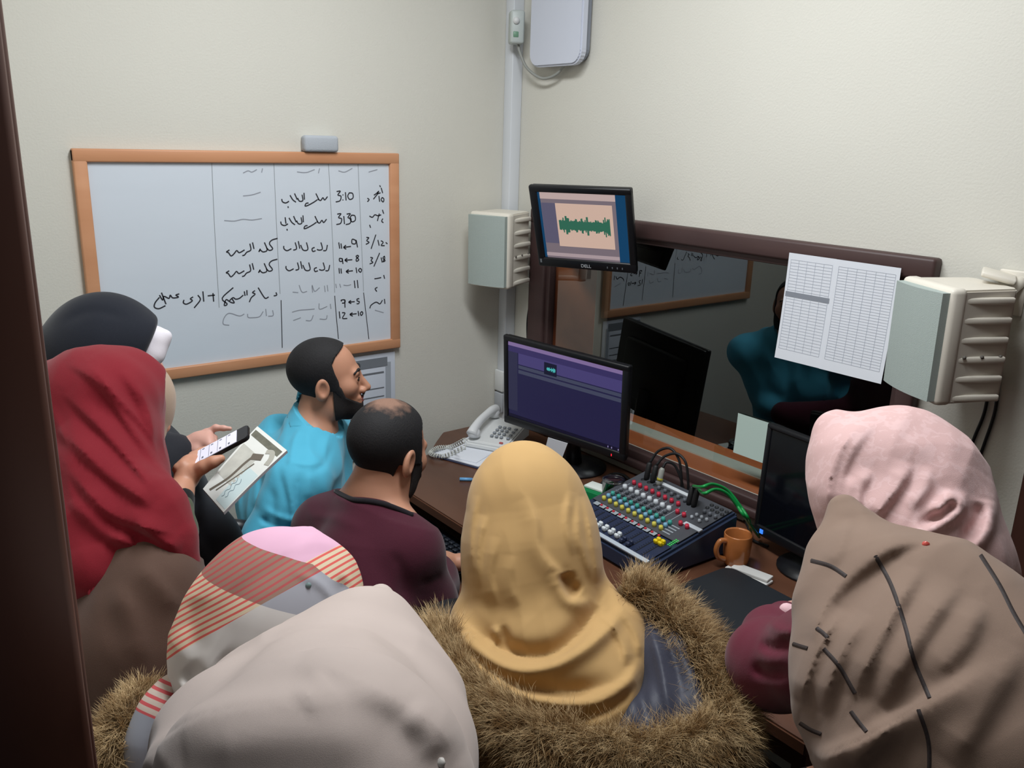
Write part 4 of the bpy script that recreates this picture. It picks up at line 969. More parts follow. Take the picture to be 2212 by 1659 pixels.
for px_,a,w in (([(600,985),(612,1040),(622,1100),(612,1150)],-.007,.010),([(585,1020),(592,1080),(586,1135)],-.006,.009),([(648,1020),(640,1070),(644,1130)],-.006,.010),([(545,1095),(575,1128),(610,1140),(650,1138)],-.008,.008),([(552,1075),(585,1108),(625,1122),(655,1120)],.006,.008),([(560,1140),(600,1162),(640,1160)],-.007,.008),([(570,985),(620,996),(670,1004),(722,990)],.004,.006),([(612,1020),(628,1080),(632,1120)],.005,.008),([(715,955),(700,1000),(668,1024)],-.004,.010),([(560,1000),(565,1060),(556,1110)],-.005,.010),([(668,1020),(664,1080)],.005,.010)): v.fold(px_,a,w)
cc=at(684,914,2.345); e1=imgR*.84+np.array([0,0,-.54]); nn_=np.cross(e1,tow); nn_*=np.sign(nn_[2])
rax=lambda p,c,n: np.linalg.norm((p-c)-((p-c)@n)[:,None]*n,axis=1); nn_/=np.linalg.norm(nn_)
v.over(lambda p: np.maximum(Vol.base(b_blue,p)-.011,np.minimum((p-cc)@nn_+.008,.080-rax(p,cc,nn_))),.02); v.nz=wrinkles((.1,1),7,24,.006,5); shirt=garment('shirt',v,.0055,BLUEC,blue)
vmesh('collar',lambda p: np.maximum.reduce([Vol.base(b_blue,p)-.0125,np.abs((p-cc)@nn_+.004)-.017,rax(p,cc,nn_)-.088]),.0036,BLUEC,shirt,bounds=(cc-.13,cc+.13))
for k,y in enumerate((950,968,985,1001)):
    MB().tube([at(730,y,2.33),at(737,y,2.33)],.0055,10).build('button',mat('shirt_button',(70,90,120),.3),shirt)
dress(blue,'trousers',hip+np.array([0,0,.06]),hip+imgR*.2,[hip*[1,1,0]+imgR*.4-tow*.08,hip*[1,1,0]+imgR*.4+tow*.08],mat('dark_trousers',(40,42,50),.8),.15,.14)
# ---------------------------------------------------------------- man in the maroon sweater
fw=np.array([.93,.28,-.24]); hm=Head(at(836,980,2.0),fw,sc=1.0)
N=at(808,1075,2.0); fb=np.array([.957,.29,0]); rb=np.array([.29,-.957,0])
rs=at(884,1190,1.93); ls=at(706,1140,2.08)
hip=at(770,1500,1.98); hip[2]=.50
hk=pz(988,1222,.712); wr=at(958,1243,2.36); wr[2]=.725
hdir=(hk-wr); hdir[2]=0; hdir/=np.linalg.norm(hdir); hs_=np.array([hdir[1],-hdir[0],0])
palm=wr+hdir*.045; palm[2]=.722
kn=[wr+hdir*(.094-.004*abs(i-1))-hs_*(.030-.020*i)+np.array([0,0,.0]) for i in range(4)]
for q in kn: q[2]=.724
fing=[[q+hdir*.036+np.array([0,0,.006]),q+hdir*.060+np.array([0,0,-.010]),q+hdir*.072+np.array([0,0,-.028])] for q in kn]
th=[palm-hs_*.022,palm-hs_*.046+hdir*.028+np.array([0,0,-.006]),palm-hs_*.052+hdir*.058+np.array([0,0,-.014]),palm-hs_*.046+hdir*.078+np.array([0,0,-.020])]
def person2(head,neck,sh,hip,knees,feet,arms,extra=None,h=.011,skin=SKIN,ar=1.0):
    b=Body(head,.04); nb=np.array(neck,float); b.chain([(head.W(0,-.022,-.05),.054),(nb,.058)],.03)
    mid=(np.array(sh[0])+np.array(sh[1]))/2; sd=np.array(sh[0])-np.array(sh[1]); sd/=np.linalg.norm(sd); hp=np.array(hip,float)
    for q in sh: b.chain([(nb,.055),(q,.058)])
    for s_ in(-1,1): b.chain([(mid+sd*s_*.07,.08),(mid*.6+hp*.4+sd*s_*.06,.095),(hp+sd*s_*.07,.10)])
    for i,(k_,ft) in enumerate(zip(knees,feet)):
        s_=1 if i==0 else -1; k_=np.array(k_,float); ft=np.array(ft,float); b.chain([(hp+sd*s_*.09,.082),(k_,.055),(ft+np.array([0,0,.07]),.036)])
        fd=(ft-hp)[:2]+1e-4; fd=fd/np.linalg.norm(fd); b.chain([(ft+np.array([0,0,.04]),.036),(ft+np.array([fd[0]*.14,fd[1]*.14,.028]),.027)])
    for a in arms: b.chain(list(zip([np.array(q,float) for q in a],[.052*ar,.042*ar,.029*ar])))
    if extra: extra(b)
    return b
def finish(name,b,hip,h,skin): return vmesh(name,b,h,skin,None,origin=(hip[0],hip[1],0.0))
b=person2(hm,N,[rs,ls],hip,[hip+fb*.42+rb*.12,hip+fb*.42-rb*.12],[(*(hip+fb*.42+rb*.12)[:2],0),(*(hip+fb*.42-rb*.12)[:2],0)],[[rs,at(925,1310,2.02),wr],[ls,at(690,1240,2.15),at(830,1130,2.45)]],lambda b: hand(b,wr,palm,kn,fing,th))
maroon=finish('person',b,hip,.011,SKIN)
patch(maroon,b,.0034,hm.c,.17); patch(maroon,b,.0028,palm+hdir*.03,.125)
tag(maroon,'seated bearded man in a maroon sweater with thinning crown, right hand at the keyboard','person')
ylz2=np.array([-.2,-.02,.015,.04,.065,.085,.108,.14]); yly2=np.array([.036,.038,.036,.030,.028,.040,.060,.066])
def hair_region2(q):
    a=np.maximum(q[:,1]-np.interp(q[:,2],ylz2,yly2),-.010-q[:,2]); c=np.maximum(q[:,1]+.030,-.098-q[:,2]); return np.minimum(a,c)
hr=hairs(hm,.007,hair_region2,maroon,'hair')
hairs(hm,.0055,beard_region,maroon,'beard',MATS['dark_beard'],h=.003)
HAIRT=mat('thinning_black_hair',(24,23,26),.75,noise=.3,nscale=300,bump=.5,bscale=520,stretch=(1,1,.35)); nt=HAIRT.node_tree; bs=nt.nodes['Principled BSDF']
tc=nt.nodes.new('ShaderNodeTexCoord'); vd=nt.nodes.new('ShaderNodeVectorMath'); vd.operation='DISTANCE'; vd.inputs[1].default_value=tuple(hm.W(.006,-.035,.128)-np.array([hip[0],hip[1],0]))
nz=nt.nodes.new('ShaderNodeTexNoise'); nz.inputs['Scale'].default_value=55; nz.inputs['Detail'].default_value=5; nt.links.new(tc.outputs['Object'],nz.inputs['Vector']); nt.links.new(tc.outputs['Object'],vd.inputs[0])
ad=nt.nodes.new('ShaderNodeMath'); ad.operation='MULTIPLY_ADD'; ad.inputs[1].default_value=.055; nt.links.new(nz.outputs[0],ad.inputs[0]); nt.links.new(vd.outputs['Value'],ad.inputs[2])
rp=nt.nodes.new('ShaderNodeValToRGB'); rp.color_ramp.elements[0].position=.050; rp.color_ramp.elements[0].color=s2l((136,104,88))+(1,); rp.color_ramp.elements[1].position=.085; rp.color_ramp.elements[1].color=s2l((24,23,26))+(1,); nt.links.new(ad.outputs[0],rp.inputs[0]); nt.links.new(rp.outputs[0],bs.inputs['Base Color'])
hr.data.materials[0]=HAIRT
MAROON=cloth('maroon_knit',(72,26,42),.9,bump=.35,bscale=700)
v=Vol(.05)
v.pchain([(806,1118,1.99,56),(795,1190,1.97,100),(782,1290,1.95,132),(772,1420,1.95,140),(770,1520,1.98,135)])
v.pchain([(800,1125,1.98,58),(706,1145,2.07,64),(680,1230,2.1,58),(760,1230,2.3,44),(822,1140,2.45,34)]); v.pchain([(815,1130,1.98,58),(882,1192,1.93,62),(922,1290,1.98,52),(926,1305,2.03,50),(940,1268,2.22,42),(955,1240,2.35,34)])
for px_,a,w in (([(660,1110),(720,1120),(790,1145)],.003,.012),([(845,1190),(868,1240),(872,1310)],-.004,.014),([(720,1180),(760,1250),(790,1330)],-.003,.02),([(880,1330),(915,1325),(945,1305)],-.004,.012),([(905,1262),(935,1255),(955,1240)],-.003,.010)): v.fold(px_,a,w)
b_mar=b; cc=at(818,1092,2.0); e1=rb*.92+np.array([0,0,-.12])+fb*.1; e2=fb*.93+np.array([0,0,-.36]); e1/=np.linalg.norm(e1); e2-=e1*(e1@e2); e2/=np.linalg.norm(e2); n3=np.cross(e1,e2); n3*=np.sign(n3[2]); hc_=palm+hdir*.03
v.over(lambda p: np.maximum.reduce([Vol.base(b_mar,p)-.009,(p-cc)@n3+.004,.105-np.linalg.norm(p-hc_,axis=1)]),.02); v.nz=wrinkles((.5,1),8,14,.0035,9); v_sw=v; sw=garment('sweater',v,.006,MAROON,maroon)
nbp=[v_sw.hit(*q_) for q_ in ((726,1062),(740,1070),(764,1080),(797,1083),(832,1090),(867,1103),(892,1114))]
MB().tube(spl(nbp,6),.0065,10).build('neck_band',cloth('black_rib',(26,22,28),.85),sw)
dress(maroon,'trousers',hip+np.array([0,0,.05]),hip+fb*.2,[hip*[1,1,0]+fb*.38+rb*.1,hip*[1,1,0]+fb*.38-rb*.1],MATS['dark_trousers'],.16,.15)
# ---------------------------------------------------------------- woman in the black headscarf, left
BLK_H=at(236,762,1.87); fw=IMG(.86,.16,.48); hk_=Head(BLK_H,fw,sc=.98)
hip=at(330,1230,1.95); hip[2]=.50; N=at(232,880,1.86)
fb=fw*[1,1,0]; fb/=np.linalg.norm(fb); rb=np.array([fb[1],-fb[0],0])
rs=N+rb*.17-[0,0,.07]; ls=N-rb*.17-[0,0,.07]
wr=at(396,972,1.83); palm=at(428,955,1.84); kn=[at(446,936,1.85),at(450,944,1.84),at(452,953,1.83),at(452,962,1.82)]
fing=[[at(466,924,1.85),at(483,925,1.85),at(497,926,1.85)],[at(462,946,1.85),at(464,955,1.87),at(458,960,1.88)],[at(463,955,1.84),at(464,963,1.86),at(458,968,1.87)],[at(462,964,1.83),at(462,971,1.85),at(456,974,1.86)]]
th=[at(425,975,1.82),at(445,985,1.82),at(462,990,1.82),at(472,992,1.82)]
kz=hip+fb*.40; knees=[kz+rb*.1+[0,0,.04],kz-rb*.1+[0,0,.04]]; feet=[(*(kz+rb*.1)[:2],0),(*(kz-rb*.1)[:2],0)]
b=person2(hk_,N,[rs,ls],hip,knees,feet,[[rs,at(330,1060,1.80),wr],[ls,at(360,1080,2.05),at(420,1060,2.0)]],lambda b: hand(b,wr,palm,kn,fing,th,.024,.0078),ar=.78)
pb_=finish('person',b,hip,.011,SKINP); patch(pb_,b,.0028,palm+np.array([0,0,0]),.10); patch(pb_,b,.004,hk_.c,.16)
tag(pb_,'woman in a black headscarf with a white edge, hand on the magazine','person')
v=Vol(.04); v.ell(at(214,752,1.86),(.120,.112,.106),frame(hk_.R[:,1],hk_.R[:,2])); v.pchain([(196,778,1.86,98),(262,752,1.86,84),(300,745,1.86,60)]); v.pchain([(205,800,1.86,100),(225,900,1.86,95),(240,960,1.86,110)])
nb_=fw+.28*RC[1]; nb_/=np.linalg.norm(nb_); cp_=at(324,734,1.86)
v.over(lambda p: hk_.skull(hk_.L(p))*hk_.sc-.010,.02); v.clip(lambda p:(p-cp_)@nb_,.012)
v.fold([(130,700),(200,672),(280,690)],-.003,.012)
vmesh('headscarf',v,.006,cloth('black_headscarf',(24,28,38),.85),pb_)
v=Vol(.02); v.pchain([(296,745,1.85,44),(330,734,1.86,27),(359,726,1.86,6)]); v.pchain([(359,726,1.86,6),(334,766,1.85,16),(312,788,1.84,12)]); v.pchain([(326,738,1.86,30),(316,772,1.85,22)])
v.clip(lambda p:(cp_-p)@nb_-.02,.004)
vmesh('white_undercap',v,.004,cloth('white_undercap',(222,218,226),.8),pb_)
v=Vol(.05); v.pchain([(230,950,1.86,110),(260,1040,1.88,150),(310,1150,1.92,150),(330,1260,1.95,150)]); v.pchain([(320,1230,1.93,110),(430,1190,1.95,82),(445,1215,1.97,80)])
v.pchain([(300,1000,1.80,60),(335,1040,1.80,48),(362,1005,1.81,36),(390,976,1.825,30)]); v.chain([(kz+[0,0,.05],.14),(kz+[0,0,-.3],.17)])
v.fold([(420,1110),(440,1160),(470,1210)],-.006,.014); v.fold([(380,1080),(400,1130),(410,1180)],-.008,.014)
v.over(below(b,float(at(232,880,1.86)[2]),.008,[(palm,.125)]),.02); vmesh('abaya',v,.008,cloth('black_abaya',(30,32,40),.75),pb_)
# ---------------------------------------------------------------- woman in the red headscarf with phone
fw=IMG(.62,.47,.63); hr_=Head(at(250,898,1.64),fw,sc=.96)
hip=np.array([-1.70,-1.22,.85]); N=at(220,1010,1.56); fb=np.array([.80,.60,0]); rb=np.array([.6,-.8,0])
rs=at(300,1120,1.50); ls=at(170,1080,1.75)
wr=at(386,1072,1.63); palm=at(404,1030,1.665); kn=[at(419,998,1.70),at(416,1010,1.685),at(410,1016,1.67),at(398,1018,1.655)]
phL=IMG(.86,-.47,.10); phL/=np.linalg.norm(phL)
kn=[at(424,1000,1.70),at(414,992,1.69),at(404,996,1.675),at(394,1006,1.66)]
fing=[[at(440,992,1.735),at(456,984,1.74),at(466,976,1.735)],[at(430,980,1.73),at(446,972,1.745),at(456,966,1.745)],[at(416,984,1.715),at(432,974,1.735),at(444,968,1.74)],[at(384,1010,1.655),at(380,1014,1.66),at(384,1020,1.67)]]
th=[at(424,1018,1.66),at(440,1008,1.655),at(460,998,1.655),at(477,991,1.66)]
b=person2(hr_,N,[rs,ls],hip,[hip+[.06,.0,-.42],hip+[-.03,.14,-.42]],[(hip[0]+.05,hip[1]-.05,0),(hip[0]-.04,hip[1]+.12,0)],[[rs,at(372,1205,1.50),wr],[ls,at(300,1180,1.75),at(330,1150,1.8)]],lambda b: hand(b,wr,palm,kn,fing,th,.026,.0082),ar=.76)
red=finish('person',b,hip,.011,SKIN); patch(red,b,.0026,palm+np.array([.02,.01,.01]),.115); patch(red,b,.0036,hr_.c,.15)
tag(red,'woman in a dark red headscarf and brown coat looking at her phone','person')
v=Vol(.04); v.pchain([(180,872,1.62,108),(205,872,1.60,112),(240,872,1.59,104)]); v.pchain([(190,960,1.60,125),(226,990,1.565,112),(220,1050,1.54,118),(215,1130,1.52,125),(225,1190,1.52,105)])
v.pchain([(280,805,1.63,36),(290,880,1.62,40),(282,960,1.60,38)],.03); v.pchain([(260,1050,1.53,80),(318,1095,1.49,62),(345,1125,1.48,50),(382,1160,1.48,22)]); v.pchain([(330,1130,1.48,56),(365,1175,1.47,38),(395,1222,1.47,30)]); v.pchain([(190,1180,1.46,92),(200,1228,1.425,58),(258,1208,1.44,36)])
for px_,a,w in (([(150,785),(219,836),(278,921),(333,1001)],.009,(.016,.005)),([(190,790),(249,858),(308,921),(340,975)],.009,(.018,.005)),([(140,850),(228,938),(283,1001),(332,1062)],.011,(.022,.006)),([(262,800),(300,870),(324,935)],.007,(.014,.005)),([(292,830),(318,890),(332,955)],.007,(.010,.004)),([(125,925),(207,1005),(283,1064),(328,1095)],.013,(.026,.007)),([(150,1015),(219,1098),(300,1138),(380,1155)],.015,(.024,.007)),([(290,1130),(345,1165),(390,1192)],.012,(.016,.006)),([(225,1165),(310,1186),(395,1222)],.010,(.018,.007)),([(150,1080),(220,1150),(290,1180)],.010,(.022,.008))): v.fold(px_,a,w)
v.nz=wrinkles((.62,.78),6,30,.0045,3)
v.over(lambda p: np.maximum.reduce([hr_.skull(hr_.L(p))*hr_.sc-.010,(hr_.L(p)[:,1]-.022)*hr_.sc,(-.12-hr_.L(p)[:,2])*hr_.sc]),.02); scf=vmesh('headscarf',v,.0048,cloth('dark_red_scarf',(122,20,34),.85),red)
mb=MB(); rnd=random.Random(7)
for i in range(60):
    t=i/59; a0=v.hit(192+96*t+rnd.uniform(-2,2),1272-46*t); e_=a0+np.array([rnd.uniform(-.004,.004),rnd.uniform(-.004,.004),-.020-.018*rnd.random()-(.03 if t<.12 else 0)])
    mb.tube([a0,(a0+e_)/2+np.array([rnd.uniform(-.003,.003)]*3),e_],[.0022,.0018,.0006],5)
fr_=mb.build('fringe',MATS['dark_red_scarf'],scf); fr_['kind']='stuff'
v=Vol(.03); v.pchain([(296,848,1.67,66),(292,905,1.68,60),(286,955,1.67,48)]); v.over(lambda p: np.maximum.reduce([hr_.skull(hr_.L(p))*hr_.sc-.008,(-.02-hr_.L(p)[:,1])*hr_.sc]),.015)
v.cut(lambda p:(lambda q: ellip(q,np.array([0,.120,-.045]),np.array([.058,.075,.085])))(hr_.L(p)),.006)
vmesh('underscarf',v,.005,cloth('beige_underscarf',(176,154,134),.85),red)
BROWNC=cloth('brown_coat',(88,66,56),.8)
v=Vol(.06); v.pchain([(225,1210,1.66,105),(262,1290,1.57,130),(290,1400,1.46,150),(270,1640,1.44,160)]); v.pchain([(290,1190,1.48,85),(330,1270,1.45,80),(370,1340,1.46,70)])
v.chain([((hip[0]+.0,hip[1],.8),.19),((hip[0],hip[1]+.02,.20),.24)]); v.clip(lambda p:.02-p[:,2])
v.nz=wrinkles((.5,.9),6,16,.006,8); v.fold([(300,1215),(345,1262),(390,1320)],.007,(.010,.02)); v.fold([(240,1260),(290,1340),(310,1440)],.008,(.012,.03))
v.over(below(b,float(at(220,1010,1.56)[2]),.008,[(palm,.125),(at(380,1150,1.56),.11)]),.02); vmesh('coat',v,.009,BROWNC,red)
OLIVE=cloth('olive_sleeve',(74,82,62),.8)
v=Vol(.03); v.pchain([(318,1135,1.50,50),(350,1190,1.49,48),(368,1196,1.50,44),(380,1150,1.55,38),(385,1100,1.60,33)])
sl=vmesh('sleeve',v,.006,OLIVE,red)
v=Vol(.01); v.pchain([(384,1112,1.60,33),(388,1080,1.622,31)]); vmesh('cuff',v,.005,cloth('black_cuff',(22,26,28),.85),sl)
# ---------------------------------------------------------------- phone and magazine
pc=at(468,969,1.70); Wd=IMG(.25,.34,-.91); Wd-=phL*(Wd@phL); Wd/=np.linalg.norm(Wd); Nn=np.cross(phL,Wd); Nn/=np.linalg.norm(Nn)
if Nn@(CAM-pc)<0: Nn=-Nn
Mph=Matrix([[phL[i],Wd[i],Nn[i],pc[i]] for i in range(3)]+[[0,0,0,1]])
sp_=root('smartphone',Mph,'black smartphone with a lit white screen in the hand of the red-scarfed woman','phone')
local(MB().prism(rrect(.142,.068,.010),-.0045,.0035,None,.0015),'body',BLK,sp_)
local(MB().box((-.010,0,.0040),(.112,.060,.001)),'screen',mat('phone_screen',(180,180,190),.2,emit=(205,205,225),estr=.75),sp_)
mb=MB()
for k in range(5): mb.box((-.052+.019*k,0,.0048),(.0008,.056,.0004)).box((-.046+.019*k,-.022,.0048),(.005,.004,.0004)).box((-.046+.019*k,.020,.0048),(.004,.008,.0004))
local(mb,'message_list',mat('phone_text',(120,124,138),.5),sp_)
q=[at(*k) for k in ((555,918,1.92),(621,976,1.86),(478,1096,1.74),(436,1051,1.80))]
c0=sum(q)/4; ex=(q[1]-q[0]+q[2]-q[3]); ex/=np.linalg.norm(ex); ey=(q[0]-q[3]+q[1]-q[2]); ey-=ex*(ey@ex); ey/=np.linalg.norm(ey); ez=np.cross(ex,ey)
if ez@(CAM-c0)<0: ez=-ez
ez0=ez
mg=root('magazine',Matrix([[ex[i],ey[i],ez[i],c0[i]] for i in range(3)]+[[0,0,0,1]]),'glossy magazine with a pale monochrome picture cover held in front of the blue shirt','magazine')
L2=lambda P:[(float((p-c0)@ex),float((p-c0)@ey)) for p in P]
def inv_q(u_,v_): # cover coordinates: u along short side (0 left..1 right), v from bottom to top
    p=q[3]*(1-u_)*(1-v_)+q[2]*u_*(1-v_)+q[0]*(1-u_)*v_+q[1]*u_*v_; return (float((p-c0)@ex),float((p-c0)@ey))
def slab(z0,z1,u0,u1,v0,v1,n=8):
    mb=MB(); V=[];Fc=[]
    for i in range(n+1):
        for u_ in(u0,u1):
            t=v0+(v1-v0)*i/n; x,y=inv_q(u_,t); bend=-.012*(1-t)**2
            V+=[(x,y,z0+bend),(x,y,z1+bend)]
    for i in range(n):
        a=4*i;b_=a+4; Fc+=[(a+1,a+3,b_+3,b_+1),(a,b_,b_+2,a+2),(a,a+1,b_+1,b_),(a+2,b_+2,b_+3,a+3)]
    Fc+=[(0,2,3,1),(4*n,4*n+1,4*n+3,4*n+2)]
    return mb.add(V,Fc)
local(slab(-.007,-.0005,0,1,0,1),'pages',mat('page_edges',(214,214,224),.7),mg)
local(slab(-.0005,.0005,0,1,0,1),'cover',mat('cover_cream',(228,230,226),.3,noise=.08,nscale=20),mg)
local(slab(.0005,.0008,.55,.97,.03,.55),'pale_teal_area',mat('cover_teal',(206,224,226),.3),mg)
local(slab(.0005,.0008,.05,.62,.25,.72),'grey_picture_area',mat('cover_grey',(196,196,188),.35,noise=.3,nscale=30),mg)
local(slab(.0005,.0010,.04,.95,.86,.95),'dark_foliage_strip',mat('cover_dark',(110,110,98),.4,noise=.6,nscale=60),mg)
def rib(pts,w,name,m):
    mb=MB(); P=spl([(*inv_q(a,b_),.0012-.012*(1-b_)**2) for a,b_ in pts],6); mb.ribbon(P,w,(0,0,1)); mb.ribbon([(p[0],p[1],p[2]+.00005) for p in P],w,(0,0,-1)); return local(mb,name,m,mg)
rib([(.20,.05),(.40,.30),(.46,.55),(.52,.72)],.006,'curved_leg',mat('cover_line',(108,100,90),.4)); rib([(.46,.66),(.70,.74)],.018,'platform_beam',MATS['cover_line'])
rib([(.66,.82),(.78,.86),(.88,.80),(.92,.70)],.012,'arched_band',mat('cover_arch',(176,174,164),.4)); rib([(.36,.10),(.56,.40),(.66,.62)],.003,'inner_curve',MATS['cover_line'])
for k,(a,b_) in enumerate(((.62,.10),(.72,.12))):
    pts=[(a+.03*math.sin(i*1.9)+.006*i*.3,b_+.03*i) for i in range(10)]; rib(pts,.0012,'script_lettering',mat('cover_script',(120,140,150),.5))
# ================================================================ women in the foreground
def woman(H,fw,hip,label,skin=SKIN,sc=.92,fb=None,arms=None,seat=None,extra=None,N=None,sw=.16):
    hd=Head(H,fw,sc=sc); hip=np.array(hip,float); f_=(np.array(fw)*[1,1,0]) if fb is None else np.array(fb,float); f_=f_/np.linalg.norm(f_); r_=np.array([f_[1],-f_[0],0])
    if N is None: N=hd.W(0,-.05,-.16)
    rs=N+r_*sw-[0,0,.06]; ls=N-r_*sw-[0,0,.06]
    if seat: kn=[hip+f_*.40+r_*.10,hip+f_*.40-r_*.10]; ft=[(*k[:2],0) for k in kn]
    else: kn=[hip+f_*.05+r_*.09-[0,0,.42],hip+f_*.05-r_*.09-[0,0,.42]]; ft=[(*(hip+r_*.09)[:2],0),(*(hip-r_*.09)[:2],0)]
    A=arms(rs,ls) if arms else [[rs,rs*.6+hip*.4+r_*.10,hip+f_*.14+r_*.10+[0,0,.05]],[ls,ls*.6+hip*.4-r_*.10,hip+f_*.14-r_*.10+[0,0,.05]]]
    b=person2(hd,N,[rs,ls],hip,kn,ft,A,extra)
    o=finish('person',b,hip,.011,skin); tag(o,label,'person'); return o,hd,N,rs,ls,hip,f_,r_,b
def coat(o,N,rs,ls,hip,m,seat=None,f_=None,A=None,name='coat',h=.012,r=.125,b=None):
    v=Vol(.06); v.over(below(b,N[2]+.0),.03); v.chain([(N-[0,0,.05],.075),((rs+ls)/2*.7+hip*.3,r),(hip,r+.03)]); v.chain([(rs,.066),(ls,.066)])
    for a in A or []: v.chain([(p,q) for p,q in zip(a,(.066,.058,.044))])
    if seat: v.chain([(hip,.15),(hip+f_*.38,.13)]); v.chain([(hip+f_*.36,.13),((hip+f_*.38)*[1,1,0]+[0,0,.14],.15)]); v.chain([(hip,.15),(hip*[1,1,0]+[0,0,.15],.16)])
    else: v.chain([(hip,r+.03),(hip*[1,1,0]+[0,0,.18],.21)])
    v.clip(lambda p:.02-p[:,2]); return vmesh(name,v,h,m,o),v
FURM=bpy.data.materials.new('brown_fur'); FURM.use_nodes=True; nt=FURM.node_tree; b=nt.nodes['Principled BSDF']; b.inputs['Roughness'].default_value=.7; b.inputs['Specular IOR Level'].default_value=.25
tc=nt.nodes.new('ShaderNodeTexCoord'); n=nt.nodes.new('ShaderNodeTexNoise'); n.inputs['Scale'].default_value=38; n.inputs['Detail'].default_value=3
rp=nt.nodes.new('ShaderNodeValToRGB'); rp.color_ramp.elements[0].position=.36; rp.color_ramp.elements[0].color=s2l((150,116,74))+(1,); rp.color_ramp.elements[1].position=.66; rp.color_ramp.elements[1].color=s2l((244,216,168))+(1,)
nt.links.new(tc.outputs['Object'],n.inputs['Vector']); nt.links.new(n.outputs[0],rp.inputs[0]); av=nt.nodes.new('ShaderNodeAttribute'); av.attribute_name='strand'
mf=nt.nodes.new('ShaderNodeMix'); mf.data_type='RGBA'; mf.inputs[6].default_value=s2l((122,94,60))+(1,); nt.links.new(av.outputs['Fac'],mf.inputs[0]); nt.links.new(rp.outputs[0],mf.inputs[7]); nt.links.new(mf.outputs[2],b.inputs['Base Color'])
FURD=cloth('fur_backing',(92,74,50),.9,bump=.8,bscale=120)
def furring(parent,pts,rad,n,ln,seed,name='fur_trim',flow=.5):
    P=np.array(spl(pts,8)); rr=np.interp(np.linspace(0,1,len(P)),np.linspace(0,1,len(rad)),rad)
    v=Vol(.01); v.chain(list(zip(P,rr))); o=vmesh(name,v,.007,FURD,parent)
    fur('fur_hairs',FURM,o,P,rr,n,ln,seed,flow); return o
def pins(o,spots,col,nm='scarf_pin',r=.0042):
    for p in spots: MB().lathe([(0,-r),(r*.8,-r*.6),(r,0),(r*.8,r*.6),(0,r)],p,10).build(nm,mat('pin_'+str(col),col,.25),o)
# ---------------------------------------------------------------- gold headscarf
fw=IMG(.02,.10,.99); H=at(1145,1128,1.63); hip=np.array([-1.30,-1.66,.50])
W_,hd,N,rs,ls,hip,f_,r_,bb=woman(H,fw,hip,'woman seen from behind in a mustard gold headscarf and fur-hooded dark jacket','' and None or SKIN,seat=True,fb=(.75,.66,0),N=at(1165,1350,1.58))
v=Vol(.045)
v.pchain([(1135,1082,1.60,122),(1143,1140,1.60,134),(1148,1200,1.585,141),(1153,1268,1.57,138),(1165,1330,1.555,128)],.03)
v.pchain([(1110,975,1.66,10),(1125,1010,1.62,50)])
v.pchain([(1030,1335,1.55,36),(1062,1395,1.50,58),(1130,1450,1.46,80)]); v.pchain([(1165,1330,1.56,120),(1200,1420,1.50,125),(1250,1470,1.45,95)])
v.pchain([(1290,1310,1.57,45),(1325,1370,1.53,62),(1330,1430,1.49,58),(1300,1525,1.42,56),(1282,1560,1.385,34)]); v.pchain([(1000,1345,1.56,20),(1025,1410,1.49,30),(1085,1470,1.44,48),(1180,1530,1.41,50)])
for px_,a,w in (([(1135,1075),(1157,1125),(1162,1180),(1190,1222),(1222,1246)],.008,(.007,.022)),([(1222,1236),(1230,1264),(1250,1286)],-.024,.011),([(1200,1235),(1210,1272),(1232,1300),(1275,1303)],.009,(.009,.014)),([(1262,1080),(1275,1158),(1284,1211),(1289,1262)],.006,(.012,.004)),([(1250,1070),(1247,1150),(1262,1205),(1283,1262)],.006,(.014,.004)),([(1232,1060),(1222,1130),(1238,1200)],.005,(.012,.005)),([(1050,1114),(1036,1176),(1034,1270)],.006,(.005,.014)),([(1032,1070),(1020,1150),(1023,1240)],.005,(.005,.010)),([(1075,1160),(1060,1240),(1072,1310)],.005,(.006,.016)),([(1105,1200),(1100,1260),(1120,1310)],.004,(.008,.016)),
  ([(1005,1338),(1078,1402),(1152,1420),(1214,1404),(1268,1352),(1295,1308)],-.022,(.020,.008)),([(982,1345),(1034,1406),(1108,1448),(1188,1440),(1258,1404),(1319,1350),(1345,1310)],.015,(.010,.014)),([(1000,1395),(1060,1450),(1144,1490),(1253,1495),(1335,1470)],-.014,(.018,.006)),([(1040,1440),(1126,1503),(1260,1520),(1346,1482),(1384,1425)],.013,(.009,.015)),([(1055,1402),(1072,1380),(1066,1350)],.007,.007),([(1085,1350),(1100,1398),(1140,1412)],-.010,.008),([(1110,1530),(1230,1556),(1330,1525),(1372,1475)],-.010,(.016,.006)),([(1300,1330),(1342,1385),(1352,1440)],.007,(.014,.005)),([(1330,1310),(1372,1370),(1382,1420)],.006,(.010,.004))): v.fold(px_,a,w)
v.nz=wrinkles((.15,1),5,20,.004,21)
GOLD=cloth('mustard_gold_scarf',(190,154,102),.8,bump=.1,bscale=1600)
hood_on(v,hd); vmesh('headscarf',v,.0038,GOLD,W_)
JK=cloth('black_jacket',(22,23,29),.6,bump=.2,sheen=0)
coat(W_,N-[0,0,.06],rs,ls,hip,JK,True,f_,[[rs,rs*.5+hip*.5+r_*.12+f_*.1,hip+f_*.25+r_*.12+[0,0,.15]],[ls,ls*.5+hip*.5-r_*.12+f_*.1,hip+f_*.25-r_*.12+[0,0,.15]]],'jacket',b=bb)
v=Vol(.03); v.pchain([(1300,1400,1.57,70),(1400,1372,1.56,62),(1440,1440,1.49,72),(1455,1530,1.43,66),(1380,1570,1.41,66),(1290,1600,1.40,50)]); v.pchain([(1440,1440,1.50,70),(1500,1560,1.40,50)]); v.pchain([(1150,1570,1.42,44),(1290,1605,1.40,46)])
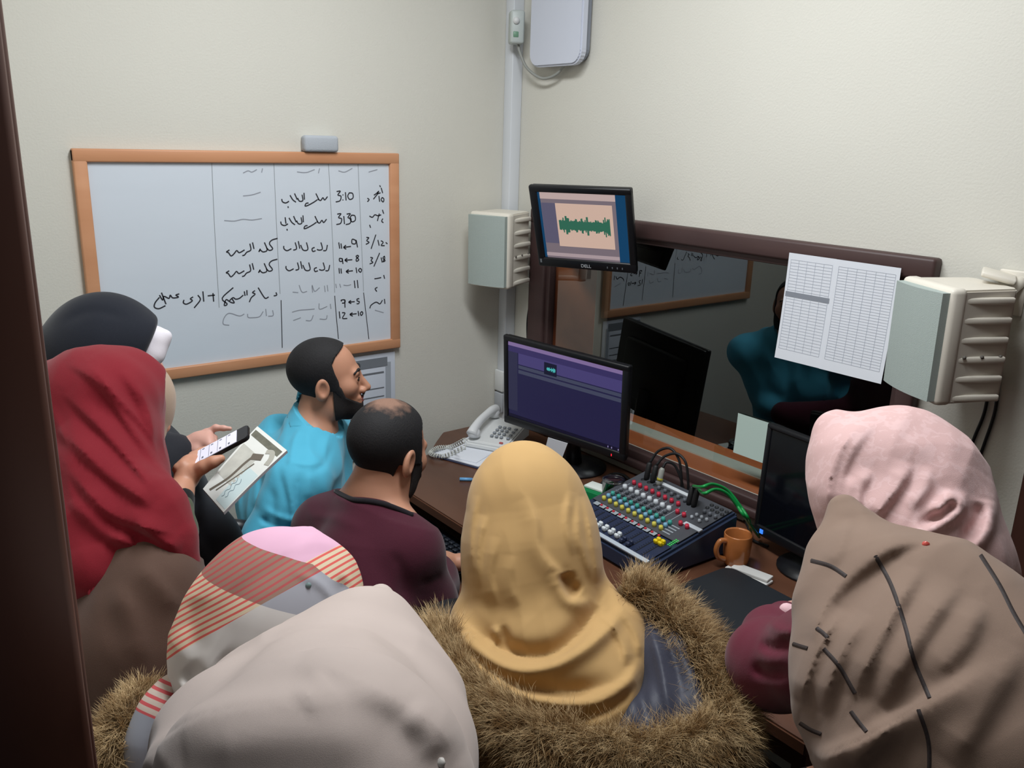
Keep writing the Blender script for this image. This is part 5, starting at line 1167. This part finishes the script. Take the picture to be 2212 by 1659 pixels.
for px_,a,w in (([(1400,1340),(1425,1430),(1445,1530),(1465,1580)],.008,.007),([(1420,1335),(1455,1420),(1475,1520)],-.009,.009),([(1370,1400),(1385,1500),(1400,1570)],-.007,.010),([(1485,1420),(1510,1500),(1510,1570)],.006,.008)): v.fold(px_,a,w)
hood=vmesh('hood_lining',v,.006,NAVYC,W_)
A_=lambda L_:[at(*q) for q in L_]
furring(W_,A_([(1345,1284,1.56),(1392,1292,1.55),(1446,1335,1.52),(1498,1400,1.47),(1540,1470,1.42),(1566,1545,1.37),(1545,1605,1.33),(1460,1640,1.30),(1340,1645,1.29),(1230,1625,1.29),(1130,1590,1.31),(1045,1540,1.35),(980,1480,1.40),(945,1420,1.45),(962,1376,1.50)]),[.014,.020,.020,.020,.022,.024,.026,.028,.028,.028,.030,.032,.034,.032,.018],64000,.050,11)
# ---------------------------------------------------------------- pink headscarf
fw=IMG(-.42,.25,.87); H=at(1935,1072,1.22)
W_,hd,N,rs,ls,hip,f_,r_,bb=woman(H,fw,(-1.0,-2.50,.86),'woman in a pale pink patterned headscarf leaning over the desk at right','' and None or SKINP,arms=lambda r1,l1:[[r1,r1+np.array([.16,.14,-.28]),np.array([-.52,-2.0,.86])],[l1,at(1690,1440,1.36),at(1716,1332,1.555)]],fb=(.6,.8,0),sw=.115)
v=Vol(.04)
v.pchain([(1895,1025,1.20,132),(1935,1040,1.19,138),(1985,1062,1.17,132),(2000,1095,1.15,120)],.03); v.pchain([(1796,922,1.24,20),(1812,950,1.24,36),(1822,1000,1.22,44),(1832,1060,1.20,50)]); v.pchain([(1850,1100,1.18,80),(1920,1160,1.15,110),(2010,1190,1.12,120),(2060,1240,1.10,105)]); v.pchain([(2060,1125,1.14,60),(2095,1195,1.13,56),(2140,1250,1.12,50)])
for px_,a,w in (([(1860,915),(1812,985),(1794,1050),(1792,1125)],.008,(.005,.016)),([(1885,915),(1835,985),(1815,1045),(1808,1120)],.006,(.005,.014)),([(1880,1015),(1858,1060),(1850,1105)],.009,(.005,.012)),([(1845,1030),(1834,1075),(1836,1120)],.006,(.004,.010)),([(1965,1000),(1947,1045),(1911,1092),(1885,1125)],.011,(.006,.018)),([(2058,1062),(2040,1085),(2012,1108)],.013,(.010,.006)),([(2066,1080),(2040,1108),(1985,1140)],-.016,.007),([(2080,1062),(2070,1105),(2010,1146),(1960,1170)],.013,(.006,.014)),([(2138,1080),(2132,1143),(2100,1195)],.011,(.007,.012)),([(2120,1085),(2112,1130),(2075,1180)],-.012,.009),([(1960,940),(2040,1000),(2100,1070)],.004,.016),([(2010,1010),(1995,1060),(1960,1100)],.005,(.006,.012))): v.fold(px_,a,w)
v.nz=wrinkles((-.5,.85),7,22,.004,31)
PINK=cloth('pink_jacquard_scarf',(212,172,170),.7,bump=.15,noise=.0)
nt=PINK.node_tree; bsd=nt.nodes['Principled BSDF']; tc=nt.nodes.new('ShaderNodeTexCoord'); vo=nt.nodes.new('ShaderNodeTexVoronoi'); vo.feature='SMOOTH_F1'; vo.inputs['Scale'].default_value=34; nz=nt.nodes.new('ShaderNodeTexNoise'); nz.inputs['Scale'].default_value=16
vm=nt.nodes.new('ShaderNodeVectorMath'); vm.operation='MULTIPLY_ADD'; vm.inputs[1].default_value=(.05,.05,.05); nt.links.new(nz.outputs[1],vm.inputs[0]); nt.links.new(tc.outputs['Object'],vm.inputs[2]); nt.links.new(vm.outputs[0],vo.inputs['Vector'])
wv=nt.nodes.new('ShaderNodeMath'); wv.operation='SINE'; ms=nt.nodes.new('ShaderNodeMath'); ms.operation='MULTIPLY'; ms.inputs[1].default_value=16; nt.links.new(vo.outputs['Distance'],ms.inputs[0]); nt.links.new(ms.outputs[0],wv.inputs[0])
rp=nt.nodes.new('ShaderNodeValToRGB'); rp.color_ramp.elements[0].position=.2; rp.color_ramp.elements[0].color=s2l((208,172,170))+(1,); rp.color_ramp.elements[1].position=.9; rp.color_ramp.elements[1].color=s2l((215,181,180))+(1,); nt.links.new(wv.outputs[0],rp.inputs[0]); nt.links.new(rp.outputs[0],bsd.inputs['Base Color'])
hood_on(v,hd); sc_=vmesh('headscarf',v,.0036,PINK,W_); pins(sc_,[at(2176,1214,1.10)],(236,232,226))
MAR2=cloth('maroon_sleeve',(96,28,48),.8)
bb.pr=[q_ for q_ in bb.pr if not (q_[0]=='c' and min(np.linalg.norm(q_[2]-at(1716,1332,1.555)),np.linalg.norm(q_[2]-at(1690,1440,1.36)))<.01)]; ct,_=coat(W_,N-[0,0,.05],rs,ls,hip,JK,None,f_,b=bb)
v=Vol(.04); v.chain([(ls,.068),(at(1690,1440,1.36),.060)]); v.pchain([(1840,1360,1.22,100),(1760,1430,1.28,84),(1672,1440,1.36,72),(1652,1425,1.38,64)]); v.pchain([(1652,1425,1.38,64),(1668,1375,1.46,54),(1695,1345,1.53,46)]); v.fold([(1640,1390),(1680,1400),(1720,1380)],-.010,.008); v.fold([(1620,1440),(1660,1455),(1710,1450)],-.008,.010); v.fold([(1660,1345),(1690,1365),(1720,1365)],.006,.008)
v.clip(lambda p:.80-p[:,2]+.0); sl=vmesh('sleeve',v,.006,MAR2,W_)
v=Vol(.01); v.pchain([(1698,1317,1.45,14),(1710,1328,1.45,19),(1724,1345,1.45,24)]); vmesh('inner_cuff',v,.004,cloth('pale_pink_cuff',(226,188,194),.8),sl)
# ---------------------------------------------------------------- taupe headscarf
fw=IMG(-.30,.40,.86); H=at(1945,1410,.97)
W_,hd,N,rs,ls,hip,f_,r_,bb=woman(H,fw,(-1.50,-2.62,.86),'woman in a taupe headscarf with dark sequin bands, nearest at right',fb=(.6,.75,0))
v=Vol(.03)
v.pchain([(1821,1099,1.03,9),(1836,1150,1.01,40),(1880,1240,.97,104)],.012); v.pchain([(1821,1101,1.03,11),(1880,1152,1.0,22),(1960,1188,.97,28),(2060,1222,.94,40)],.03); v.pchain([(1819,1105,1.03,12),(1792,1200,1.0,36),(1772,1300,.97,50)],.03); v.pchain([(1900,1280,.96,116),(2005,1330,.92,158),(2090,1400,.88,170),(2170,1490,.84,190)]); v.pchain([(1890,1300,.95,128),(1888,1420,.92,146),(1902,1520,.89,156),(1960,1640,.85,190)]); v.pchain([(1836,1330,.95,84),(1834,1430,.92,90),(1838,1530,.90,86)]); v.pchain([(2010,1500,.86,215),(2120,1640,.82,250)]); v.pchain([(1798,1545,.92,52),(1838,1590,.90,60)])
for px_,a,w in (([(2003,1166),(1920,1190),(1823,1264),(1775,1338),(1765,1390)],.007,(.005,.016)),([(2000,1180),(1925,1225),(1850,1300),(1815,1370)],-.004,.012),([(1985,1230),(1940,1318),(1891,1411),(1842,1508)],.011,(.006,.022)),([(2070,1260),(2010,1345),(1960,1420),(1900,1520)],.010,(.007,.022)),([(2140,1440),(2018,1513),(1842,1610),(1765,1634)],.011,(.018,.006)),([(2120,1300),(2080,1390),(2010,1470)],.008,(.008,.022)),([(1823,1318),(1760,1435),(1732,1520)],.009,(.006,.016)),([(1880,1330),(1815,1430),(1775,1540)],.008,(.006,.018)),([(2200,1400),(2120,1540),(2050,1650)],.008,(.010,.02)),([(1835,1120),(1818,1180),(1795,1230)],.004,(.006,.014)),([(1940,1560),(1880,1620),(1840,1659)],.008,(.008,.02))): v.fold(px_,a,w)
v.nz=wrinkles((-.5,.86),5,20,.005,41)
TAUPE=cloth('taupe_scarf',(138,116,102),.85,bump=.15,bscale=1800)
hood_on(v,hd); sc_=vmesh('headscarf',v,.0038,TAUPE,W_)
from mathutils.bvhtree import BVHTree
off_=np.array(INV[sc_.name].to_translation()); bvh=BVHTree.FromPolygons([tuple(q_.co) for q_ in sc_.data.vertices],[tuple(q_.vertices) for q_ in sc_.data.polygons])
SQ=mat('dark_sequins',(50,41,40),.7,noise=.8,nscale=420)
for L_ in ([(1891,1201),(1925,1264),(1955,1352),(1974,1425),(2008,1508)],[(1984,1533),(2006,1606),(2006,1700)],[(1752,1211),(1794,1223),(1828,1245)],[(2118,1199),(2159,1264),(2189,1323),(2215,1367)],[(1713,1391),(1728,1396),(1745,1401)],[(1779,1401),(1813,1440),(1847,1498)],[(1764,1357),(1776,1366),(1788,1377)],[(1838,1537),(1855,1560),(1872,1581)],[(1728,1562),(1750,1576),(1774,1586)]):
    V_=[];Fq=[];Q_=np.array(spl(L_,10))
    for i in range(len(Q_)):
        tq=Q_[min(i+1,len(Q_)-1)]-Q_[max(i-1,0)]; tq/=np.linalg.norm(tq)
        for o_ in(-4.6,-1.5,1.5,4.6):
            r=ray(*(Q_[i]+np.array([-tq[1],tq[0]])*o_)); h_=bvh.ray_cast(Vector(CAM+off_),Vector(r))
            V_.append(np.array(h_[0])-off_+np.array(h_[1])*(.0010 if abs(o_)<2 else .0002))
    for i in range(len(Q_)-1):
        for k_ in range(3): Fq.append((4*i+k_,4*i+k_+1,4*i+5+k_,4*i+4+k_))
    mb=MB(); mb.add(V_,Fq,True); mb.build('sequin_band',SQ,sc_)
pins(sc_,[v.hit(2000,1177)],(206,90,80)); 
coat(W_,N-[0,0,.06],rs,ls,hip,JK,None,f_,b=bb)
# ---------------------------------------------------------------- striped headscarf
fw=IMG(.50,.05,.80); H=at(605,1338,1.23)
W_,hd,N,rs,ls,hip,f_,r_,bb=woman(H,fw,(-1.80,-1.84,.80),'woman in a pink, grey and coral-striped headscarf at lower left',fb=(.7,.7,0))
v=Vol(.04)
v.pchain([(595,1305,1.19,152),(612,1312,1.19,160),(625,1330,1.18,152)],.03); v.pchain([(671,1149,1.27,7),(660,1180,1.25,34),(690,1250,1.21,80)],.02); v.pchain([(505,1340,1.18,104),(482,1395,1.16,92),(478,1410,1.15,84)]); v.pchain([(450,1430,1.15,66),(412,1480,1.14,34)]); v.pchain([(600,1400,1.15,150),(560,1500,1.12,150)])
for px_,a,w in (([(400,1440),(430,1480),(470,1500)],-.010,.012),([(385,1460),(400,1500),(392,1560)],.005,.010),([(430,1290),(415,1350),(425,1420)],-.004,.014),([(735,1245),(750,1290),(762,1330)],-.008,.009),([(640,1235),(700,1270),(745,1340)],.004,.006),([(470,1420),(500,1440),(560,1440)],-.006,.016)): v.fold(px_,a,w)
v.nz=wrinkles((-.4,.9),7,20,.003,51)
PL=bpy.data.materials.new('striped_plaid_scarf'); PL.use_nodes=True; nt=PL.node_tree; bsd=nt.nodes['Principled BSDF']; bsd.inputs['Roughness'].default_value=.85; bsd.inputs['Specular IOR Level'].default_value=.25
tc=nt.nodes.new('ShaderNodeTexCoord')
def dotn(vec,off):
    d=nt.nodes.new('ShaderNodeVectorMath'); d.operation='DOT_PRODUCT'; d.inputs[1].default_value=tuple(vec); nt.links.new(tc.outputs['Object'],d.inputs[0])
    m_=nt.nodes.new('ShaderNodeMath'); m_.operation='ADD'; m_.inputs[1].default_value=off; nt.links.new(d.outputs['Value'],m_.inputs[0]); return m_.outputs[0]
def mth(op,a,b_=0):
    m_=nt.nodes.new('ShaderNodeMath'); m_.operation=op
    for i,x in enumerate((a,b_)):
        if isinstance(x,(int,float)): m_.inputs[i].default_value=x
        else: nt.links.new(x,m_.inputs[i])
    return m_.outputs[0]
def mixc(f_,a,b_):
    m_=nt.nodes.new('ShaderNodeMix'); m_.data_type='RGBA'; nt.links.new(f_,m_.inputs[0])
    for i,x in ((6,a),(7,b_)):
        if isinstance(x,tuple): m_.inputs[i].default_value=s2l(x)+(1,)
        else: nt.links.new(x,m_.inputs[i])
    return m_.outputs[2]
# weave axes of the cloth over the crown: gv across the stripes, gu along them
gv=RC[0]*.50+RC[1]*.87-RC[2]*.10; gu=RC[0]*.28-RC[1]*.96+RC[2]*.1
o0=at(610,1250,1.06)-np.array([hip[0],hip[1],0])
vv=dotn(gv,float(-gv@o0)); uu=dotn(gu,float(-gu@o0))
sw_=mth('ADD',vv,mth('MULTIPLY',mth('SINE',mth('MULTIPLY',uu,40)),.0022))
st=mth('GREATER_THAN',mth('FRACT',mth('MULTIPLY',sw_,1/.0078)),.62)
instr=mth('LESS_THAN',vv,.0147)           # striped part of the left and middle bands
hx=dotn(RC[0],float(-RC[0]@(at(648,1250,1.06)-np.array([hip[0],hip[1],0])))); b1=mth('GREATER_THAN',mth('ADD',uu,mth('MULTIPLY',mth('MAXIMUM',hx,0.),.52)),.0165); b0=mth('GREATER_THAN',uu,-.0425)     # band borders across the stripes
crm=mixc(st,(214,196,168),(214,96,90)); brn=mixc(st,(150,118,104),(176,84,84))
left=mixc(instr,(206,200,196),crm); midb=mixc(instr,(158,158,166),brn)
pk=mth('GREATER_THAN',vv,-.006); top=mixc(pk,(216,170,194),crm)
c1=mixc(b0,left,midb); c2=mixc(b1,c1,top); nt.links.new(c2,bsd.inputs['Base Color'])
hood_on(v,hd); sc_=vmesh('headscarf',v,.0044,PL,W_); pins(sc_,[v.hit(666,1266)+[0,0,.001],v.hit(712,1302)],(120,140,140))
PT=bpy.data.materials.new('striped_tail_cloth'); PT.use_nodes=True; nt=PT.node_tree; bsd=nt.nodes['Principled BSDF']; bsd.inputs['Roughness'].default_value=.85; bsd.inputs['Specular IOR Level'].default_value=.25
tc=nt.nodes.new('ShaderNodeTexCoord'); t0=at(405,1455,1.12); t1=at(318,1640,1.08); td=(t1-t0)/np.linalg.norm(t1-t0); o1=t0-np.array([hip[0],hip[1],0])
tt=dotn(td,float(-td@o1)); s_t=mth('GREATER_THAN',mth('FRACT',mth('MULTIPLY',tt,1/.0105)),.6)
nt.links.new(mixc(mth('GREATER_THAN',tt,.062),mixc(s_t,(206,190,178),(206,92,96)),(160,164,176)),bsd.inputs['Base Color'])
v=Vol(.03); v.pchain([(408,1468,1.13,26),(380,1500,1.13,34),(352,1545,1.12,44),(335,1610,1.11,52),(322,1700,1.10,60)]); v.fold([(400,1470),(372,1530),(366,1600)],-.006,.008); v.fold([(372,1490),(345,1550),(335,1640)],.005,.008)
vmesh('scarf_tail',v,.005,PT,sc_)
ct,_=coat(W_,N-[0,0,.10],rs,ls,hip,JK,None,f_,b=bb)
v=Vol(.03); v.pchain([(345,1520,1.20,44),(300,1590,1.17,62),(270,1690,1.14,80)]); vmesh('hood',v,.007,cloth('teal_grey_hood',(70,82,88),.7),W_)
furring(W_,A_([(316,1510,1.20),(292,1545,1.16),(268,1592,1.13),(254,1650,1.10),(250,1720,1.08)]),[.014,.020,.022,.024,.026],9000,.030,23)
# ---------------------------------------------------------------- light taupe headscarf
fw=IMG(.28,.35,.88); H=at(720,1612,.97)
W_,hd,N,rs,ls,hip,f_,r_,bb=woman(H,fw,(-1.93,-2.24,.86),'woman in a plain light taupe headscarf with a pointed front, nearest at lower centre-left',fb=(.62,.75,0))
v=Vol(.05)
v.pchain([(822,1284,1.06,5),(808,1335,1.03,34),(780,1400,1.0,78),(750,1475,.96,138)],.008); v.pchain([(806,1326,1.05,8),(700,1412,1.0,24),(600,1474,.97,44),(500,1538,.93,66)],.015); v.pchain([(770,1470,.96,128),(735,1530,.93,190),(702,1590,.86,205),(694,1660,.76,246),(684,1770,.64,350)]); v.pchain([(823,1290,1.06,10),(872,1430,1.0,56),(900,1530,.95,84)],.03); v.pchain([(560,1520,.92,108),(480,1600,.82,112),(440,1700,.72,120)]); v.pchain([(860,1520,.93,116),(880,1620,.86,118),(885,1720,.80,125)]); v.pchain([(790,1370,1.0,80),(690,1420,.98,66)],.05)
for px_,a,w in (([(640,1434),(707,1448),(800,1488),(892,1542),(949,1584),(985,1645)],.007,(.026,.010)),([(315,1645),(400,1567),(492,1536),(623,1520),(750,1514),(858,1517)],.010,(.012,.026)),([(870,1540),(915,1585),(945,1640)],.004,(.014,.009)),([(640,1518),(672,1488),(705,1458)],.004,(.007,.014)),([(400,1650),(540,1608),(700,1600),(820,1620)],.005,(.016,.022)),([(760,1340),(800,1400),(880,1470)],.003,.02)): v.fold(px_,a,w)
v.nz=wrinkles((1,.12),4,12,.0045,61)
LT=cloth('light_taupe_scarf',(192,177,170),.85,bump=.1,bscale=1800)
hood_on(v,hd); sc_=vmesh('headscarf',v,.004,LT,W_); pins(sc_,[v.hit(950,1648)],(230,226,220))
coat(W_,N-[0,0,.08],rs,ls,hip,JK,None,f_,b=bb)
# ---------------------------------------------------------------- office chair of the man in blue
hipb=np.array(blue.location)*[1,1,0]
r=root('office_chair',(hipb[0],hipb[1],0),'black office chair under the man in the light blue shirt, armrest showing by his elbow','chair')
BLKF=mat('black_chair_fabric',(24,26,30),.85)
c=hipb
MB().box((c[0]+.05,c[1],.405),(.46,.46,.07),rotm(-.66),.03,3).build('seat',BLKF,r)
p0=at(492,1139,2.12); p1=at(560,1143,2.20); dz=p0[2]
MB().tube([p0,p1],.022,10).build('armrest',BLK,r); MB().tube([(p0+p1)/2,(*((p0+p1)/2)[:2],.40),(c[0],c[1]-.1,.385)],.016,8).build('arm_support',BLK,r)
MB().tube([(c[0],c[1],.08),(c[0],c[1],.38)],.028,12).build('column',BLK,r)
b=MB()
for k in range(5): a=k*2*PI/5; b.tube([(c[0],c[1],.09),(c[0]+.27*math.cos(a),c[1]+.27*math.sin(a),.055)],[.026,.018],8)
b.build('base',BLK,r)
for k in range(5): a=k*2*PI/5; MB().lathe([(0,-.02),(.024,-.02),(.024,.02),(0,.02)],(c[0]+.27*math.cos(a),c[1]+.27*math.sin(a),.026),12,rotm(a,PI/2)).build('caster',BLK,r)
print({o.name:len(o.data.vertices) for o in bpy.data.objects if o.type=='MESH' and len(o.data.vertices)>60000})
